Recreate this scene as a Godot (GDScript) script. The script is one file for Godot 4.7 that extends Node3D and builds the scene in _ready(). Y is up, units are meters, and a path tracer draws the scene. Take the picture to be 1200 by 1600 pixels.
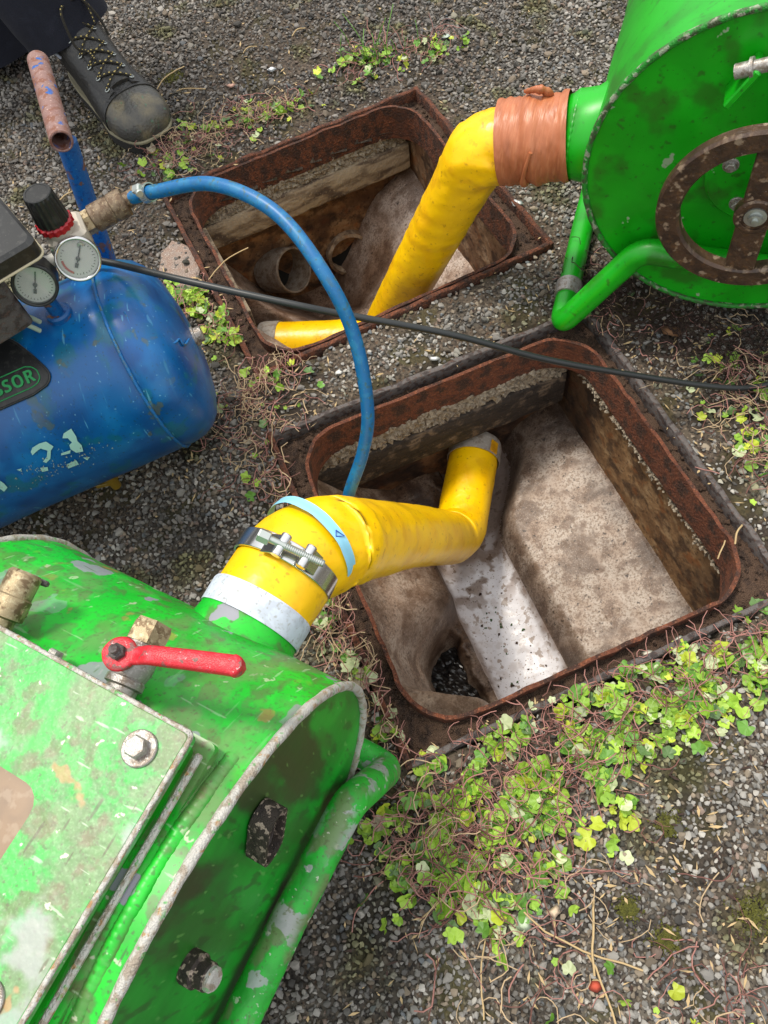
extends Node3D

# ---------------------------------------------------------------- helpers
var M := {}
var used := {}
var noise := FastNoiseLite.new()
var rng := RandomNumberGenerator.new()
var noise_cache := {}

class MB:
	var st := SurfaceTool.new()
	var g := 1
	func _init() -> void:
		st.begin(Mesh.PRIMITIVE_TRIANGLES)
		st.set_color(Color.WHITE)
	func flat() -> void:
		g = -1
	func next() -> void:
		if g >= 0:
			g += 1
	func tri(a: Vector3, b: Vector3, c: Vector3) -> void:      # counter-clockwise from outside
		if a == b or b == c or c == a:
			return
		st.set_smooth_group(g)
		st.add_vertex(a); st.add_vertex(c); st.add_vertex(b)
	func quad(a: Vector3, b: Vector3, c: Vector3, d: Vector3) -> void:
		tri(a, b, c); tri(a, c, d)
	func ctri(a: Vector3, b: Vector3, c: Vector3, ca: Color, cb: Color, cc: Color) -> void:
		st.set_smooth_group(g)
		st.set_color(ca); st.add_vertex(a)
		st.set_color(cc); st.add_vertex(c)
		st.set_color(cb); st.add_vertex(b)
	func loft(r: Array, closed := true) -> void:
		for i in r.size() - 1:
			var p: PackedVector3Array = r[i]
			var q: PackedVector3Array = r[i + 1]
			var n := p.size()
			for j in (n if closed else n - 1):
				var k := (j + 1) % n
				quad(p[j], p[k], q[k], q[j])
	func cap(r: PackedVector3Array, end := true) -> void:
		next()
		var c := Vector3.ZERO
		for p in r:
			c += p
		c /= r.size()
		for j in r.size():
			var k := (j + 1) % r.size()
			if end:
				tri(c, r[j], r[k])
			else:
				tri(c, r[k], r[j])
		next()
	func tube(pts: Array, rad, sides := 12, caps := true, wob = null) -> void:
		var rings := []
		var t0: Vector3 = (pts[1] - pts[0]).normalized()
		var n := t0.cross(Vector3.UP)
		if n.length() < 0.2:
			n = t0.cross(Vector3.RIGHT)
		n = n.normalized()
		var m := pts.size()
		for i in m:
			var a: Vector3 = pts[max(i - 1, 0)]
			var b: Vector3 = pts[min(i + 1, m - 1)]
			var t := (b - a).normalized()
			n = (n - t * n.dot(t)).normalized()
			var bi := t.cross(n)
			var R: float = rad[i] if rad is Array else rad
			var ring := PackedVector3Array()
			for j in sides:
				var an := TAU * j / sides
				var d := n * cos(an) + bi * sin(an)
				var rr := R
				if wob != null:
					rr += wob.call(i, an, pts[i] + d * R)
				ring.append(pts[i] + d * rr)
			rings.append(ring)
		loft(rings)
		if caps:
			cap(rings[0], false)
			cap(rings[m - 1], true)
	func lathe(xf: Transform3D, prof: Array, segs := 32, smooth := false, wob = null) -> void:
		# prof: Vector2(radius, height along local y), going up the outside
		var rings := []
		for p in prof:
			var ring := PackedVector3Array()
			for j in segs:
				var an := TAU * j / segs
				var r: float = p.x
				if wob != null:
					r += wob.call(an, p)
				ring.append(xf * Vector3(r * cos(an), p.y, -r * sin(an)))
			rings.append(ring)
		for i in rings.size() - 1:
			loft([rings[i], rings[i + 1]])
			if not smooth:
				next()
		next()
	func loop(xf: Transform3D, l: PackedVector2Array, y: float, inset := 0.0) -> PackedVector3Array:
		var r := PackedVector3Array()
		for p in l:
			var q := p
			if inset != 0.0:
				q = Vector2(p.x - signf(p.x) * minf(inset, absf(p.x)), p.y - signf(p.y) * minf(inset, absf(p.y)))
			r.append(xf * Vector3(q.x, y, -q.y))
		return r
	func prism(xf: Transform3D, l: PackedVector2Array, y0: float, y1: float, bev := 0.001) -> void:
		var a := loop(xf, l, y0, bev)
		var b := loop(xf, l, y0 + bev)
		var c := loop(xf, l, y1 - bev)
		var d := loop(xf, l, y1, bev)
		next(); loft([a, b]); next(); loft([b, c]); next(); loft([c, d])
		cap(a, false); cap(d, true)
	func box(xf: Transform3D, s: Vector3, bev := 0.001) -> void:
		var k := bev
		var x := s.x / 2; var z := s.z / 2
		var l := PackedVector2Array([Vector2(x, -z + k), Vector2(x, z - k), Vector2(x - k, z), Vector2(-x + k, z), Vector2(-x, z - k), Vector2(-x, -z + k), Vector2(-x + k, -z), Vector2(x - k, -z)])
		var og := g
		g = -1
		var a := loop(xf, l, -s.y / 2, bev)
		var b := loop(xf, l, -s.y / 2 + bev)
		var c := loop(xf, l, s.y / 2 - bev)
		var d := loop(xf, l, s.y / 2, bev)
		loft([a, b]); loft([b, c]); loft([c, d])
		cap(a, false); cap(d, true)
		g = og
	func band(xf: Transform3D, o: PackedVector2Array, i: PackedVector2Array, y0: float, y1: float, wob = null) -> void:
		# a ring of material between an outer and an inner loop
		var a := loop(xf, o, y0); var b := loop(xf, o, y1); var c := loop(xf, i, y1); var d := loop(xf, i, y0)
		if wob != null:
			for L in [a, b, c, d]:
				for k in L.size():
					L[k] = wob.call(L[k])
		next(); loft([a, b]); next(); loft([b, c]); next(); loft([c, d]); next(); loft([d, a]); next()
	func done() -> ArrayMesh:
		st.generate_normals()
		st.index()
		return st.commit()

func numbered(s: String) -> String:
	if not used.has(s):
		used[s] = 0
		return s
	used[s] += 1
	return "%s_%03d" % [s, used[s]]

func tag(o: Node, label: String, cat: String, group := "") -> Node:
	o.set_meta("label", label)
	o.set_meta("category", cat)
	if group != "":
		o.set_meta("group", group)
	return o

func thing(called: String, label: String, cat: String, at := Vector3.ZERO, turn := 0.0, group := "") -> Node3D:
	var o := Node3D.new()
	o.name = numbered(called)
	add_child(o)
	o.position = at
	o.rotation.y = turn
	tag(o, label, cat, group)
	return o

func inst(called: String, mesh: Mesh, mat: Material, parent: Node) -> MeshInstance3D:
	var o := MeshInstance3D.new()
	o.name = numbered(called) if parent == self else called
	o.mesh = mesh
	o.material_override = mat
	parent.add_child(o, true)
	return o

func part(called: String, mb: MB, mat: Material, parent: Node) -> MeshInstance3D:
	return inst(called, mb.done(), mat, parent)

# a part whose mesh is in world coordinates, under an unturned thing
func wpart(called: String, mb: MB, mat: Material, parent: Node3D) -> MeshInstance3D:
	var o := part(called, mb, mat, parent)
	o.position = -parent.position
	return o

func stuff(o: Node) -> Node:
	o.set_meta("kind", "stuff")
	return o

func structure(o: Node) -> Node:
	o.set_meta("kind", "structure")
	return o

func rr(hx: float, hz: float, r: float, n := 6) -> PackedVector2Array:
	var l := PackedVector2Array()
	for q in 4:
		var c: Vector2 = [Vector2(hx - r, hz - r), Vector2(-hx + r, hz - r), Vector2(-hx + r, -hz + r), Vector2(hx - r, -hz + r)][q]
		for i in n + 1:
			var a := PI / 2 * (q + float(i) / n)
			l.append(c + Vector2(cos(a), sin(a)) * r)
	return l

# basis whose y axis points along d
func along(d: Vector3, o := Vector3.ZERO, hint := Vector3.UP) -> Transform3D:
	var y := d.normalized()
	var x := y.cross(hint)
	if x.length() < 0.05:
		x = y.cross(Vector3.RIGHT)
	x = x.normalized()
	return Transform3D(Basis(x, y, x.cross(y)), o)

func T(o: Vector3) -> Transform3D:
	return Transform3D(Basis.IDENTITY, o)

func smooth(p: Array, n := 8) -> Array:
	var out := []
	for i in p.size() - 1:
		var a: Vector3 = p[max(i - 1, 0)]
		var b: Vector3 = p[i]
		var c: Vector3 = p[i + 1]
		var d: Vector3 = p[min(i + 2, p.size() - 1)]
		for k in n:
			out.append(b.cubic_interpolate(c, a, d, float(k) / n))
	out.append(p[-1])
	return out

# straight runs with rounded corners; step: spacing of the points on the runs
func fillet(p: Array, r: float, n := 6, step := 0.02) -> Array:
	var out := [p[0]]
	for i in range(1, p.size()):
		var last: Vector3 = out[-1]
		var c: Vector3 = p[i]
		var e := c
		if i < p.size() - 1:
			e = c + (p[i - 1] - c).normalized() * minf(r, (p[i - 1] - c).length() * 0.45)
		var k := int((e - last).length() / step)
		for j in k:
			out.append(last.lerp(e, float(j + 1) / (k + 1)))
		out.append(e)
		if i < p.size() - 1:
			var f: Vector3 = c + (p[i + 1] - c).normalized() * minf(r, (p[i + 1] - c).length() * 0.45)
			for j in range(1, n + 1):
				var t := float(j) / n
				out.append(e.lerp(c, t).lerp(c.lerp(f, t), t))
	return out

func n3(p: Vector3, f: float) -> float:
	return noise.get_noise_3dv(p * f)

func sstep(a: float, b: float, x: float) -> float:
	return smoothstep(a, b, x)

# ---------------------------------------------------------------- textures
func nz(size: int, f: float, oct: int, kind: int, s: int, stretch := 1) -> PackedByteArray:
	var key := "%d %f %d %d %d %d" % [size, f, oct, kind, s, stretch]
	if noise_cache.has(key):
		return noise_cache[key]
	var n := FastNoiseLite.new()
	n.seed = s
	n.frequency = f / size
	n.noise_type = FastNoiseLite.TYPE_CELLULAR if kind == 1 else FastNoiseLite.TYPE_SIMPLEX_SMOOTH
	if kind == 2:
		n.fractal_type = FastNoiseLite.FRACTAL_RIDGED
	n.fractal_octaves = oct
	if kind == 1:
		n.fractal_type = FastNoiseLite.FRACTAL_NONE
	var im := n.get_seamless_image(size if stretch > 0 else size / -stretch, size / stretch if stretch > 0 else size, false, false, 0.12, true)
	if stretch != 1:
		im.resize(size, size, Image.INTERPOLATE_BILINEAR)
	im.convert(Image.FORMAT_L8)
	noise_cache[key] = im.get_data()
	return noise_cache[key]

# layers: [frequency, octaves, kind, seed, low, high, colour, strength, stretch]
func tex(size: int, base: Color, layers: Array, soft := 0.0) -> ImageTexture:
	var n := size * size
	var px := PackedByteArray()
	px.resize(n * 3)
	var r0 := int(base.r * 255); var g0 := int(base.g * 255); var b0 := int(base.b * 255)
	for i in n:
		px[3 * i] = r0; px[3 * i + 1] = g0; px[3 * i + 2] = b0
	for L in layers:
		var v := nz(size, L[0], L[1], L[2], L[3], L[8] if L.size() > 8 else 1)
		var lut := PackedInt32Array()
		lut.resize(256)
		for k in 256:
			lut[k] = int(256 * L[7] * smoothstep(L[4] - soft, L[5] + soft, k / 255.0))
		var c: Color = L[6]
		var r := int(c.r * 255); var g := int(c.g * 255); var b := int(c.b * 255)
		for i in n:
			var a := lut[v[i]]
			if a > 0:
				var j := 3 * i
				px[j] += (r - px[j]) * a >> 8
				px[j + 1] += (g - px[j + 1]) * a >> 8
				px[j + 2] += (b - px[j + 2]) * a >> 8
	return ImageTexture.create_from_image(Image.create_from_data(size, size, false, Image.FORMAT_RGB8, px))

func relief(size: int, f: float, oct: int, kind: int, s: int, stretch := 1) -> ImageTexture:
	return ImageTexture.create_from_image(Image.create_from_data(size, size, false, Image.FORMAT_L8, nz(size, f, oct, kind, s, stretch)))

func mat(called: String, t: Texture2D, tile: float, rough := 0.8, metal := 0.0, bump: Texture2D = null, depth := 0.0) -> StandardMaterial3D:
	var m := StandardMaterial3D.new()
	m.resource_name = called
	m.albedo_texture = t
	m.uv1_triplanar = true
	m.uv1_scale = Vector3.ONE / tile
	m.uv1_triplanar_sharpness = 3.0
	m.roughness = rough
	m.metallic = metal
	if bump:
		m.heightmap_enabled = true
		m.heightmap_texture = bump
		m.heightmap_scale = depth
	M[called] = m
	return m

func plain(called: String, c: Color, rough := 0.7, metal := 0.0) -> StandardMaterial3D:
	var m := StandardMaterial3D.new()
	m.resource_name = called
	m.albedo_color = c
	m.roughness = rough
	m.metallic = metal
	M[called] = m
	return m

func C(r: int, g: int, b: int) -> Color:
	return Color8(r, g, b)

func materials() -> void:
	var fine := relief(512, 60, 4, 0, 11)
	var mid := relief(512, 18, 5, 0, 12)
	var soft := relief(512, 5, 3, 0, 13)
	mat("worn_green", tex(640, C(22, 186, 40), [
		[3, 4, 0, 1, 0.3, 0.8, C(12, 146, 28), 0.7], [5, 4, 0, 2, 0.5, 0.85, C(70, 210, 74), 0.55],
		[4, 6, 0, 5, 0.5, 0.78, C(124, 122, 90), 0.7], [12, 6, 0, 6, 0.56, 0.74, C(104, 92, 66), 0.6],
		[34, 4, 0, 19, 0.55, 0.8, C(84, 130, 66), 0.4], [60, 3, 0, 7, 0.68, 0.8, C(80, 72, 50), 0.5], [4, 5, 0, 8, 0.765, 0.78, C(140, 140, 150), 1.0],
		[16, 4, 0, 9, 0.85, 0.87, C(196, 190, 174), 0.8], [44, 2, 0, 354, 0.83, 0.87, C(176, 196, 166), 0.6, 7], [40, 2, 0, 355, 0.85, 0.89, C(70, 70, 50), 0.6, -7], [6, 5, 0, 10, 0.82, 0.88, C(168, 124, 66), 0.8]]), 0.3, 0.42, 0.0, soft, 0.05)
	mat("plate_green", tex(640, C(22, 150, 38), [
		[3, 4, 0, 15, 0.3, 0.8, C(14, 118, 28), 0.7], [4, 6, 0, 16, 0.5, 0.85, C(60, 78, 32), 0.5, 4], [3, 6, 0, 17, 0.56, 0.8, C(58, 48, 30), 0.75, 3],
		[20, 5, 0, 18, 0.6, 0.8, C(50, 70, 32), 0.5, 4], [30, 3, 0, 19, 0.8, 0.86, C(120, 170, 90), 0.5, 4]]), 0.3, 0.45, 0.0, soft, 0.05)
	mat("clean_green", tex(640, C(16, 164, 20), [
		[3, 4, 0, 21, 0.3, 0.8, C(10, 138, 14), 0.7], [5, 3, 0, 22, 0.6, 0.9, C(34, 182, 36), 0.4],
		[4, 6, 0, 25, 0.6, 0.85, C(52, 84, 28), 0.55], [24, 5, 0, 26, 0.72, 0.88, C(56, 70, 32), 0.5],
		[80, 2, 0, 27, 0.84, 0.9, C(40, 50, 25), 0.5], [7, 6, 0, 28, 0.9, 0.92, C(170, 168, 160), 0.8]]), 0.4, 0.36, 0.0, soft, 0.05)
	mat("weld_rim", tex(384, C(28, 130, 34), [[8, 5, 0, 31, 0.42, 0.66, C(66, 72, 50), 0.9], [9, 5, 0, 32, 0.66, 0.74, C(168, 164, 152), 0.8], [12, 4, 0, 33, 0.76, 0.85, C(120, 90, 55), 0.7]]), 0.12, 0.6, 0.0, fine, 0.08)
	mat("bare_rim", tex(384, C(176, 174, 168), [[10, 5, 0, 34, 0.5, 0.68, C(128, 112, 92), 0.6], [9, 4, 0, 35, 0.76, 0.82, C(70, 150, 70), 0.7], [10, 4, 0, 36, 0.74, 0.85, C(158, 112, 62), 0.7]]), 0.1, 0.6, 0.1, fine, 0.08)
	mat("tank_blue", tex(640, C(0, 88, 152), [
		[3, 4, 0, 41, 0.35, 0.8, C(0, 62, 122), 0.8], [5, 4, 0, 42, 0.55, 0.85, C(14, 112, 172), 0.6], [6, 5, 0, 43, 0.62, 0.8, C(12, 98, 112), 0.65],
		[50, 3, 0, 44, 0.76, 0.84, C(40, 60, 80), 0.6], [40, 2, 0, 45, 0.83, 0.88, C(140, 190, 210), 0.5, 6], [60, 2, 0, 47, 0.86, 0.9, C(190, 210, 215), 0.6], [8, 6, 0, 46, 0.8, 0.85, C(92, 84, 70), 0.7]]), 0.3, 0.34, 0.0, soft, 0.04)
	mat("rust", tex(384, C(94, 52, 33), [[6, 5, 0, 51, 0.4, 0.7, C(58, 34, 25), 0.8], [14, 5, 0, 52, 0.6, 0.8, C(132, 72, 40), 0.7], [50, 3, 0, 53, 0.65, 0.8, C(45, 28, 22), 0.6], [70, 2, 0, 54, 0.8, 0.9, C(170, 120, 90), 0.5], [3, 6, 0, 350, 0.5, 0.75, C(44, 30, 25), 0.75], [26, 4, 0, 351, 0.7, 0.78, C(150, 104, 78), 0.6]], 0.05), 0.09, 0.9, 0.0, mid, 0.22)
	mat("rust_bright", tex(384, C(100, 56, 36), [[6, 5, 0, 55, 0.4, 0.7, C(84, 44, 29), 0.7], [14, 5, 0, 56, 0.6, 0.8, C(136, 76, 46), 0.7], [50, 3, 0, 57, 0.65, 0.8, C(60, 34, 25), 0.6], [3, 6, 0, 352, 0.5, 0.75, C(44, 30, 25), 0.75], [26, 4, 0, 353, 0.7, 0.78, C(150, 104, 78), 0.6]], 0.05), 0.09, 0.9, 0.0, mid, 0.22)
	mat("dark_iron", tex(384, C(92, 86, 84), [[8, 5, 0, 58, 0.45, 0.7, C(48, 38, 36), 0.8], [16, 5, 0, 59, 0.6, 0.8, C(104, 72, 58), 0.6], [40, 3, 0, 60, 0.7, 0.85, C(130, 128, 132), 0.5]]), 0.1, 0.7, 0.2, fine, 0.08)
	mat("chamber_wall", tex(640, C(150, 126, 100), [[4, 5, 0, 61, 0.4, 0.7, C(112, 88, 66), 0.8], [6, 6, 0, 62, 0.55, 0.68, C(66, 50, 38), 0.8], [9, 5, 0, 63, 0.62, 0.8, C(172, 156, 136), 0.7], [30, 4, 0, 64, 0.66, 0.78, C(60, 46, 36), 0.6], [80, 2, 0, 65, 0.7, 0.84, C(190, 176, 156), 0.4], [7, 5, 0, 66, 0.7, 0.8, C(140, 88, 48), 0.6]], 0.07), 0.3, 0.8, 0.0, mid, 0.12)
	mat("bench_plastic", tex(640, C(186, 177, 168), [[5, 5, 0, 71, 0.4, 0.7, C(160, 140, 124), 0.7], [7, 6, 0, 72, 0.58, 0.72, C(106, 84, 68), 0.75], [3, 6, 0, 76, 0.64, 0.74, C(84, 66, 54), 0.6], [60, 4, 0, 77, 0.6, 0.74, C(90, 76, 64), 0.6], [40, 5, 0, 73, 0.55, 0.72, C(112, 92, 74), 0.6], [90, 2, 0, 74, 0.66, 0.8, C(222, 214, 206), 0.5], [24, 3, 0, 75, 0.82, 0.86, C(40, 30, 24), 0.9]], 0.07), 0.24, 0.55, 0.0, mid, 0.06)
	mat("timber", tex(384, C(146, 130, 108), [[10, 5, 0, 81, 0.4, 0.7, C(92, 76, 60), 0.8, -5], [7, 5, 0, 82, 0.62, 0.75, C(66, 52, 42), 0.8, -3], [30, 3, 0, 83, 0.7, 0.8, C(170, 152, 124), 0.6]], 0.07), 0.2, 0.85, 0.0, mid, 0.15)
	mat("black_timber", tex(384, C(46, 38, 32), [[6, 5, 0, 84, 0.6, 0.75, C(120, 102, 84), 0.8], [12, 5, 0, 85, 0.5, 0.7, C(30, 24, 20), 0.8, -5], [40, 3, 0, 86, 0.78, 0.86, C(140, 120, 100), 0.6]], 0.07), 0.2, 0.8, 0.0, mid, 0.15)
	mat("yellow", tex(640, C(247, 196, 0), [[4, 4, 0, 91, 0.4, 0.8, C(240, 182, 0), 0.8], [8, 5, 0, 92, 0.66, 0.85, C(212, 154, 8), 0.4], [20, 5, 0, 93, 0.76, 0.85, C(160, 112, 30), 0.5], [3, 6, 0, 89, 0.68, 0.85, C(196, 140, 24), 0.32], [90, 2, 0, 94, 0.86, 0.92, C(120, 84, 24), 0.4]]), 0.25, 0.36, 0.0, relief(512, 7, 3, 2, 95), 0.05)
	mat("soiled_yellow", tex(384, C(206, 150, 14), [[5, 5, 0, 96, 0.4, 0.75, C(184, 128, 16), 0.8], [14, 5, 0, 97, 0.6, 0.8, C(150, 100, 30), 0.5], [60, 2, 0, 98, 0.8, 0.9, C(90, 60, 24), 0.5]]), 0.2, 0.38, 0.0, relief(512, 7, 3, 2, 95), 0.05)
	mat("brown_tape", tex(384, C(172, 102, 66), [[8, 4, 0, 101, 0.4, 0.8, C(150, 84, 52), 0.6, 4], [20, 4, 0, 102, 0.6, 0.8, C(190, 124, 86), 0.5, 8]]), 0.1, 0.42, 0.0, relief(512, 26, 4, 0, 103, 8), 0.05)
	mat("boot_leather", tex(384, C(34, 34, 34), [[6, 4, 0, 111, 0.5, 0.8, C(52, 51, 49), 0.5], [24, 4, 0, 112, 0.6, 0.8, C(34, 33, 32), 0.6], [9, 5, 0, 113, 0.68, 0.8, C(92, 84, 64), 0.4]], 0.07), 0.12, 0.42, 0.0, mid, 0.08)
	mat("toe_leather", tex(384, C(62, 61, 58), [[2, 5, 0, 114, 0.45, 0.75, C(124, 112, 84), 0.65], [9, 5, 0, 115, 0.66, 0.85, C(56, 54, 50), 0.4], [12, 3, 0, 116, 0.83, 0.87, C(60, 110, 84), 0.8], [40, 3, 0, 117, 0.82, 0.88, C(30, 28, 30), 0.8]], 0.07), 0.12, 0.36, 0.0, mid, 0.08)
	mat("trousers", tex(384, C(20, 23, 36), [[5, 4, 0, 121, 0.5, 0.8, C(32, 35, 48), 0.6], [110, 2, 0, 122, 0.4, 0.8, C(14, 16, 26), 0.6]]), 0.15, 0.95, 0.0, fine, 0.04)
	mat("asphalt", tex(640, C(68, 62, 55), [[40, 3, 1, 131, 0.1, 0.5, C(98, 91, 82), 0.7], [55, 3, 0, 136, 0.64, 0.74, C(140, 132, 122), 0.7], [48, 3, 0, 137, 0.6, 0.72, C(34, 30, 27), 0.9], [36, 3, 0, 138, 0.72, 0.78, C(96, 74, 56), 0.7],
		[3, 5, 0, 132, 0.62, 0.8, C(62, 60, 28), 0.6], [2, 5, 0, 135, 0.58, 0.8, C(40, 34, 29), 0.6]]), 0.3, 0.95, 0.0, relief(640, 48, 3, 1, 140), 0.25)
	mat("dirt", tex(384, C(80, 60, 46), [[6, 5, 0, 141, 0.45, 0.75, C(42, 30, 24), 0.8], [30, 4, 0, 142, 0.6, 0.8, C(96, 74, 58), 0.6], [80, 2, 0, 143, 0.7, 0.85, C(130, 112, 96), 0.5]], 0.07), 0.12, 0.95, 0.0, fine, 0.3)
	mat("pink_rust", tex(384, C(132, 102, 96), [[4, 5, 0, 151, 0.4, 0.85, C(122, 82, 74), 0.7], [8, 5, 0, 152, 0.58, 0.66, C(112, 66, 46), 0.7], [5, 5, 0, 153, 0.80, 0.81, C(20, 84, 160), 1.0], [30, 3, 0, 154, 0.72, 0.84, C(205, 180, 172), 0.5]]), 0.11, 0.55, 0.1, fine, 0.05)
	mat("post_blue", tex(384, C(2, 82, 146), [[5, 5, 0, 155, 0.66, 0.72, C(112, 70, 52), 0.95], [16, 4, 0, 156, 0.6, 0.8, C(8, 50, 112), 0.6], [30, 3, 0, 157, 0.78, 0.84, C(130, 160, 180), 0.5]]), 0.1, 0.4, 0.0, fine, 0.04)
	mat("wheel_brown", tex(384, C(70, 50, 36), [[4, 5, 0, 161, 0.4, 0.75, C(44, 31, 24), 0.8], [6, 6, 0, 162, 0.74, 0.76, C(150, 132, 112), 0.8], [9, 5, 0, 163, 0.62, 0.82, C(104, 72, 42), 0.5], [40, 3, 0, 164, 0.86, 0.9, C(190, 180, 168), 0.7]], 0.07), 0.11, 0.5, 0.0, mid, 0.06)
	mat("brass", tex(256, C(158, 142, 112), [[5, 4, 0, 171, 0.45, 0.7, C(98, 78, 56), 0.8], [14, 3, 0, 172, 0.62, 0.8, C(188, 176, 146), 0.7]]), 0.05, 0.45, 0.5, fine, 0.02)
	mat("old_steel", tex(256, C(158, 154, 150), [[5, 4, 0, 175, 0.5, 0.7, C(122, 110, 98), 0.8], [20, 3, 0, 176, 0.64, 0.8, C(200, 198, 194), 0.7]]), 0.05, 0.4, 0.5, fine, 0.02)
	mat("red_lever", tex(384, C(186, 30, 44), [[6, 5, 0, 181, 0.6, 0.68, C(110, 78, 72), 0.9], [10, 4, 0, 182, 0.55, 0.8, C(212, 74, 84), 0.6], [14, 3, 0, 183, 0.86, 0.9, C(222, 200, 196), 0.7]]), 0.07, 0.42, 0.0, fine, 0.03)
	mat("window_plastic", tex(384, C(132, 108, 84), [[3, 4, 0, 185, 0.4, 0.75, C(112, 92, 74), 0.7], [9, 4, 0, 186, 0.6, 0.8, C(154, 136, 116), 0.5]]), 0.12, 0.3)
	mat("hose_blue", tex(384, C(8, 92, 146), [[5, 4, 0, 191, 0.5, 0.8, C(46, 122, 158), 0.6], [9, 5, 0, 192, 0.64, 0.76, C(70, 84, 74), 0.7], [30, 3, 0, 193, 0.8, 0.88, C(150, 190, 205), 0.5]]), 0.09, 0.42)
	mat("grey_collar", tex(256, C(148, 140, 130), [[6, 4, 0, 195, 0.5, 0.75, C(118, 104, 90), 0.7], [16, 3, 0, 196, 0.6, 0.8, C(172, 166, 158), 0.6]]), 0.08, 0.6)
	mat("black_plastic", tex(256, C(26, 27, 28), [[6, 4, 0, 197, 0.55, 0.8, C(58, 58, 56), 0.6], [30, 3, 0, 198, 0.75, 0.85, C(110, 108, 100), 0.5]]), 0.07, 0.4)
	mat("white_cuff", tex(256, C(196, 204, 220), [[6, 4, 0, 201, 0.5, 0.75, C(172, 178, 190), 0.7], [16, 3, 0, 202, 0.7, 0.8, C(140, 136, 130), 0.6]]), 0.08, 0.5)
	mat("channel_white", tex(384, C(222, 220, 224), [[9, 5, 0, 205, 0.7, 0.74, C(140, 122, 108), 0.75], [30, 4, 0, 206, 0.8, 0.83, C(90, 74, 60), 0.8], [5, 4, 0, 207, 0.55, 0.8, C(200, 192, 190), 0.7]]), 0.16, 0.35, 0.0, mid, 0.03)
	M.asphalt.vertex_color_use_as_albedo = true
	M.channel_white.vertex_color_use_as_albedo = true
	M.bench_plastic.vertex_color_use_as_albedo = true
	M.chamber_wall.vertex_color_use_as_albedo = true
	plain("chrome", C(205, 205, 205), 0.18, 0.95)
	plain("zinc", C(176, 182, 178), 0.32, 0.8)
	plain("dark_hole", C(14, 11, 9), 0.95)
	plain("cable_black", C(34, 37, 38), 0.42)
	plain("dial_white", C(176, 176, 170), 0.5)
	plain("ink_black", C(18, 18, 18), 0.6)
	plain("ink_red", C(150, 40, 36), 0.6)
	plain("ink_blue", C(30, 60, 170), 0.6)
	plain("red_plastic", C(150, 12, 28), 0.4)
	plain("cast_grey", C(176, 168, 154), 0.5, 0.2)
	plain("label_green", C(26, 138, 74), 0.5)
	plain("sticker", C(150, 196, 186), 0.5)
	plain("band_blue", C(138, 198, 222), 0.4)
	plain("sole", C(30, 29, 27), 0.8)
	plain("welt", C(128, 122, 100), 0.8)
	plain("piping_yellow", C(196, 160, 40), 0.7)
	plain("lace", C(36, 33, 26), 0.9)
	plain("lace_fleck", C(176, 158, 96), 0.9)
	plain("leaf_scrap", C(62, 88, 44), 0.7)
	plain("sludge", C(24, 21, 20), 0.3)
	plain("cream_trim", C(178, 168, 140), 0.6)
	plain("pale_tube", C(150, 166, 150), 0.45)
	plain("valve_yellow", C(128, 102, 26), 0.5)
	plain("straw", C(176, 152, 112), 0.85)
	plain("stem_pink", C(158, 112, 104), 0.8)
	plain("stem_tan", C(182, 158, 126), 0.85)
	plain("stem_dark", C(110, 74, 66), 0.85)
	plain("root_brown", C(52, 36, 30), 0.9)
	plain("stone", Color.WHITE, 0.8)
	M.stone.vertex_color_use_as_albedo = true
	plain("leaf_mixed", Color.WHITE, 0.5)
	M.leaf_mixed.vertex_color_use_as_albedo = true
	M.leaf_mixed.backlight_enabled = true
	M.leaf_mixed.backlight = Color(0.5, 0.5, 0.3)
	var lc := [C(130, 168, 56), C(154, 188, 66), C(92, 138, 50), C(180, 194, 60), C(88, 118, 66), C(184, 194, 152), C(156, 144, 122)]
	for i in lc.size():
		var m := plain("leaf_%d" % i, lc[i], 0.5)
		m.backlight_enabled = true
		m.backlight = lc[i].srgb_to_linear() * 1.2
	var gl := plain("gauge_glass", Color(0.9, 0.95, 0.95, 0.12), 0.04)
	gl.transparency = BaseMaterial3D.TRANSPARENCY_ALPHA

# ---------------------------------------------------------------- chambers
const FX := 0.225
func flip(b: Basis, o: Vector3) -> Transform3D:
	return Transform3D(b, o)

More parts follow.
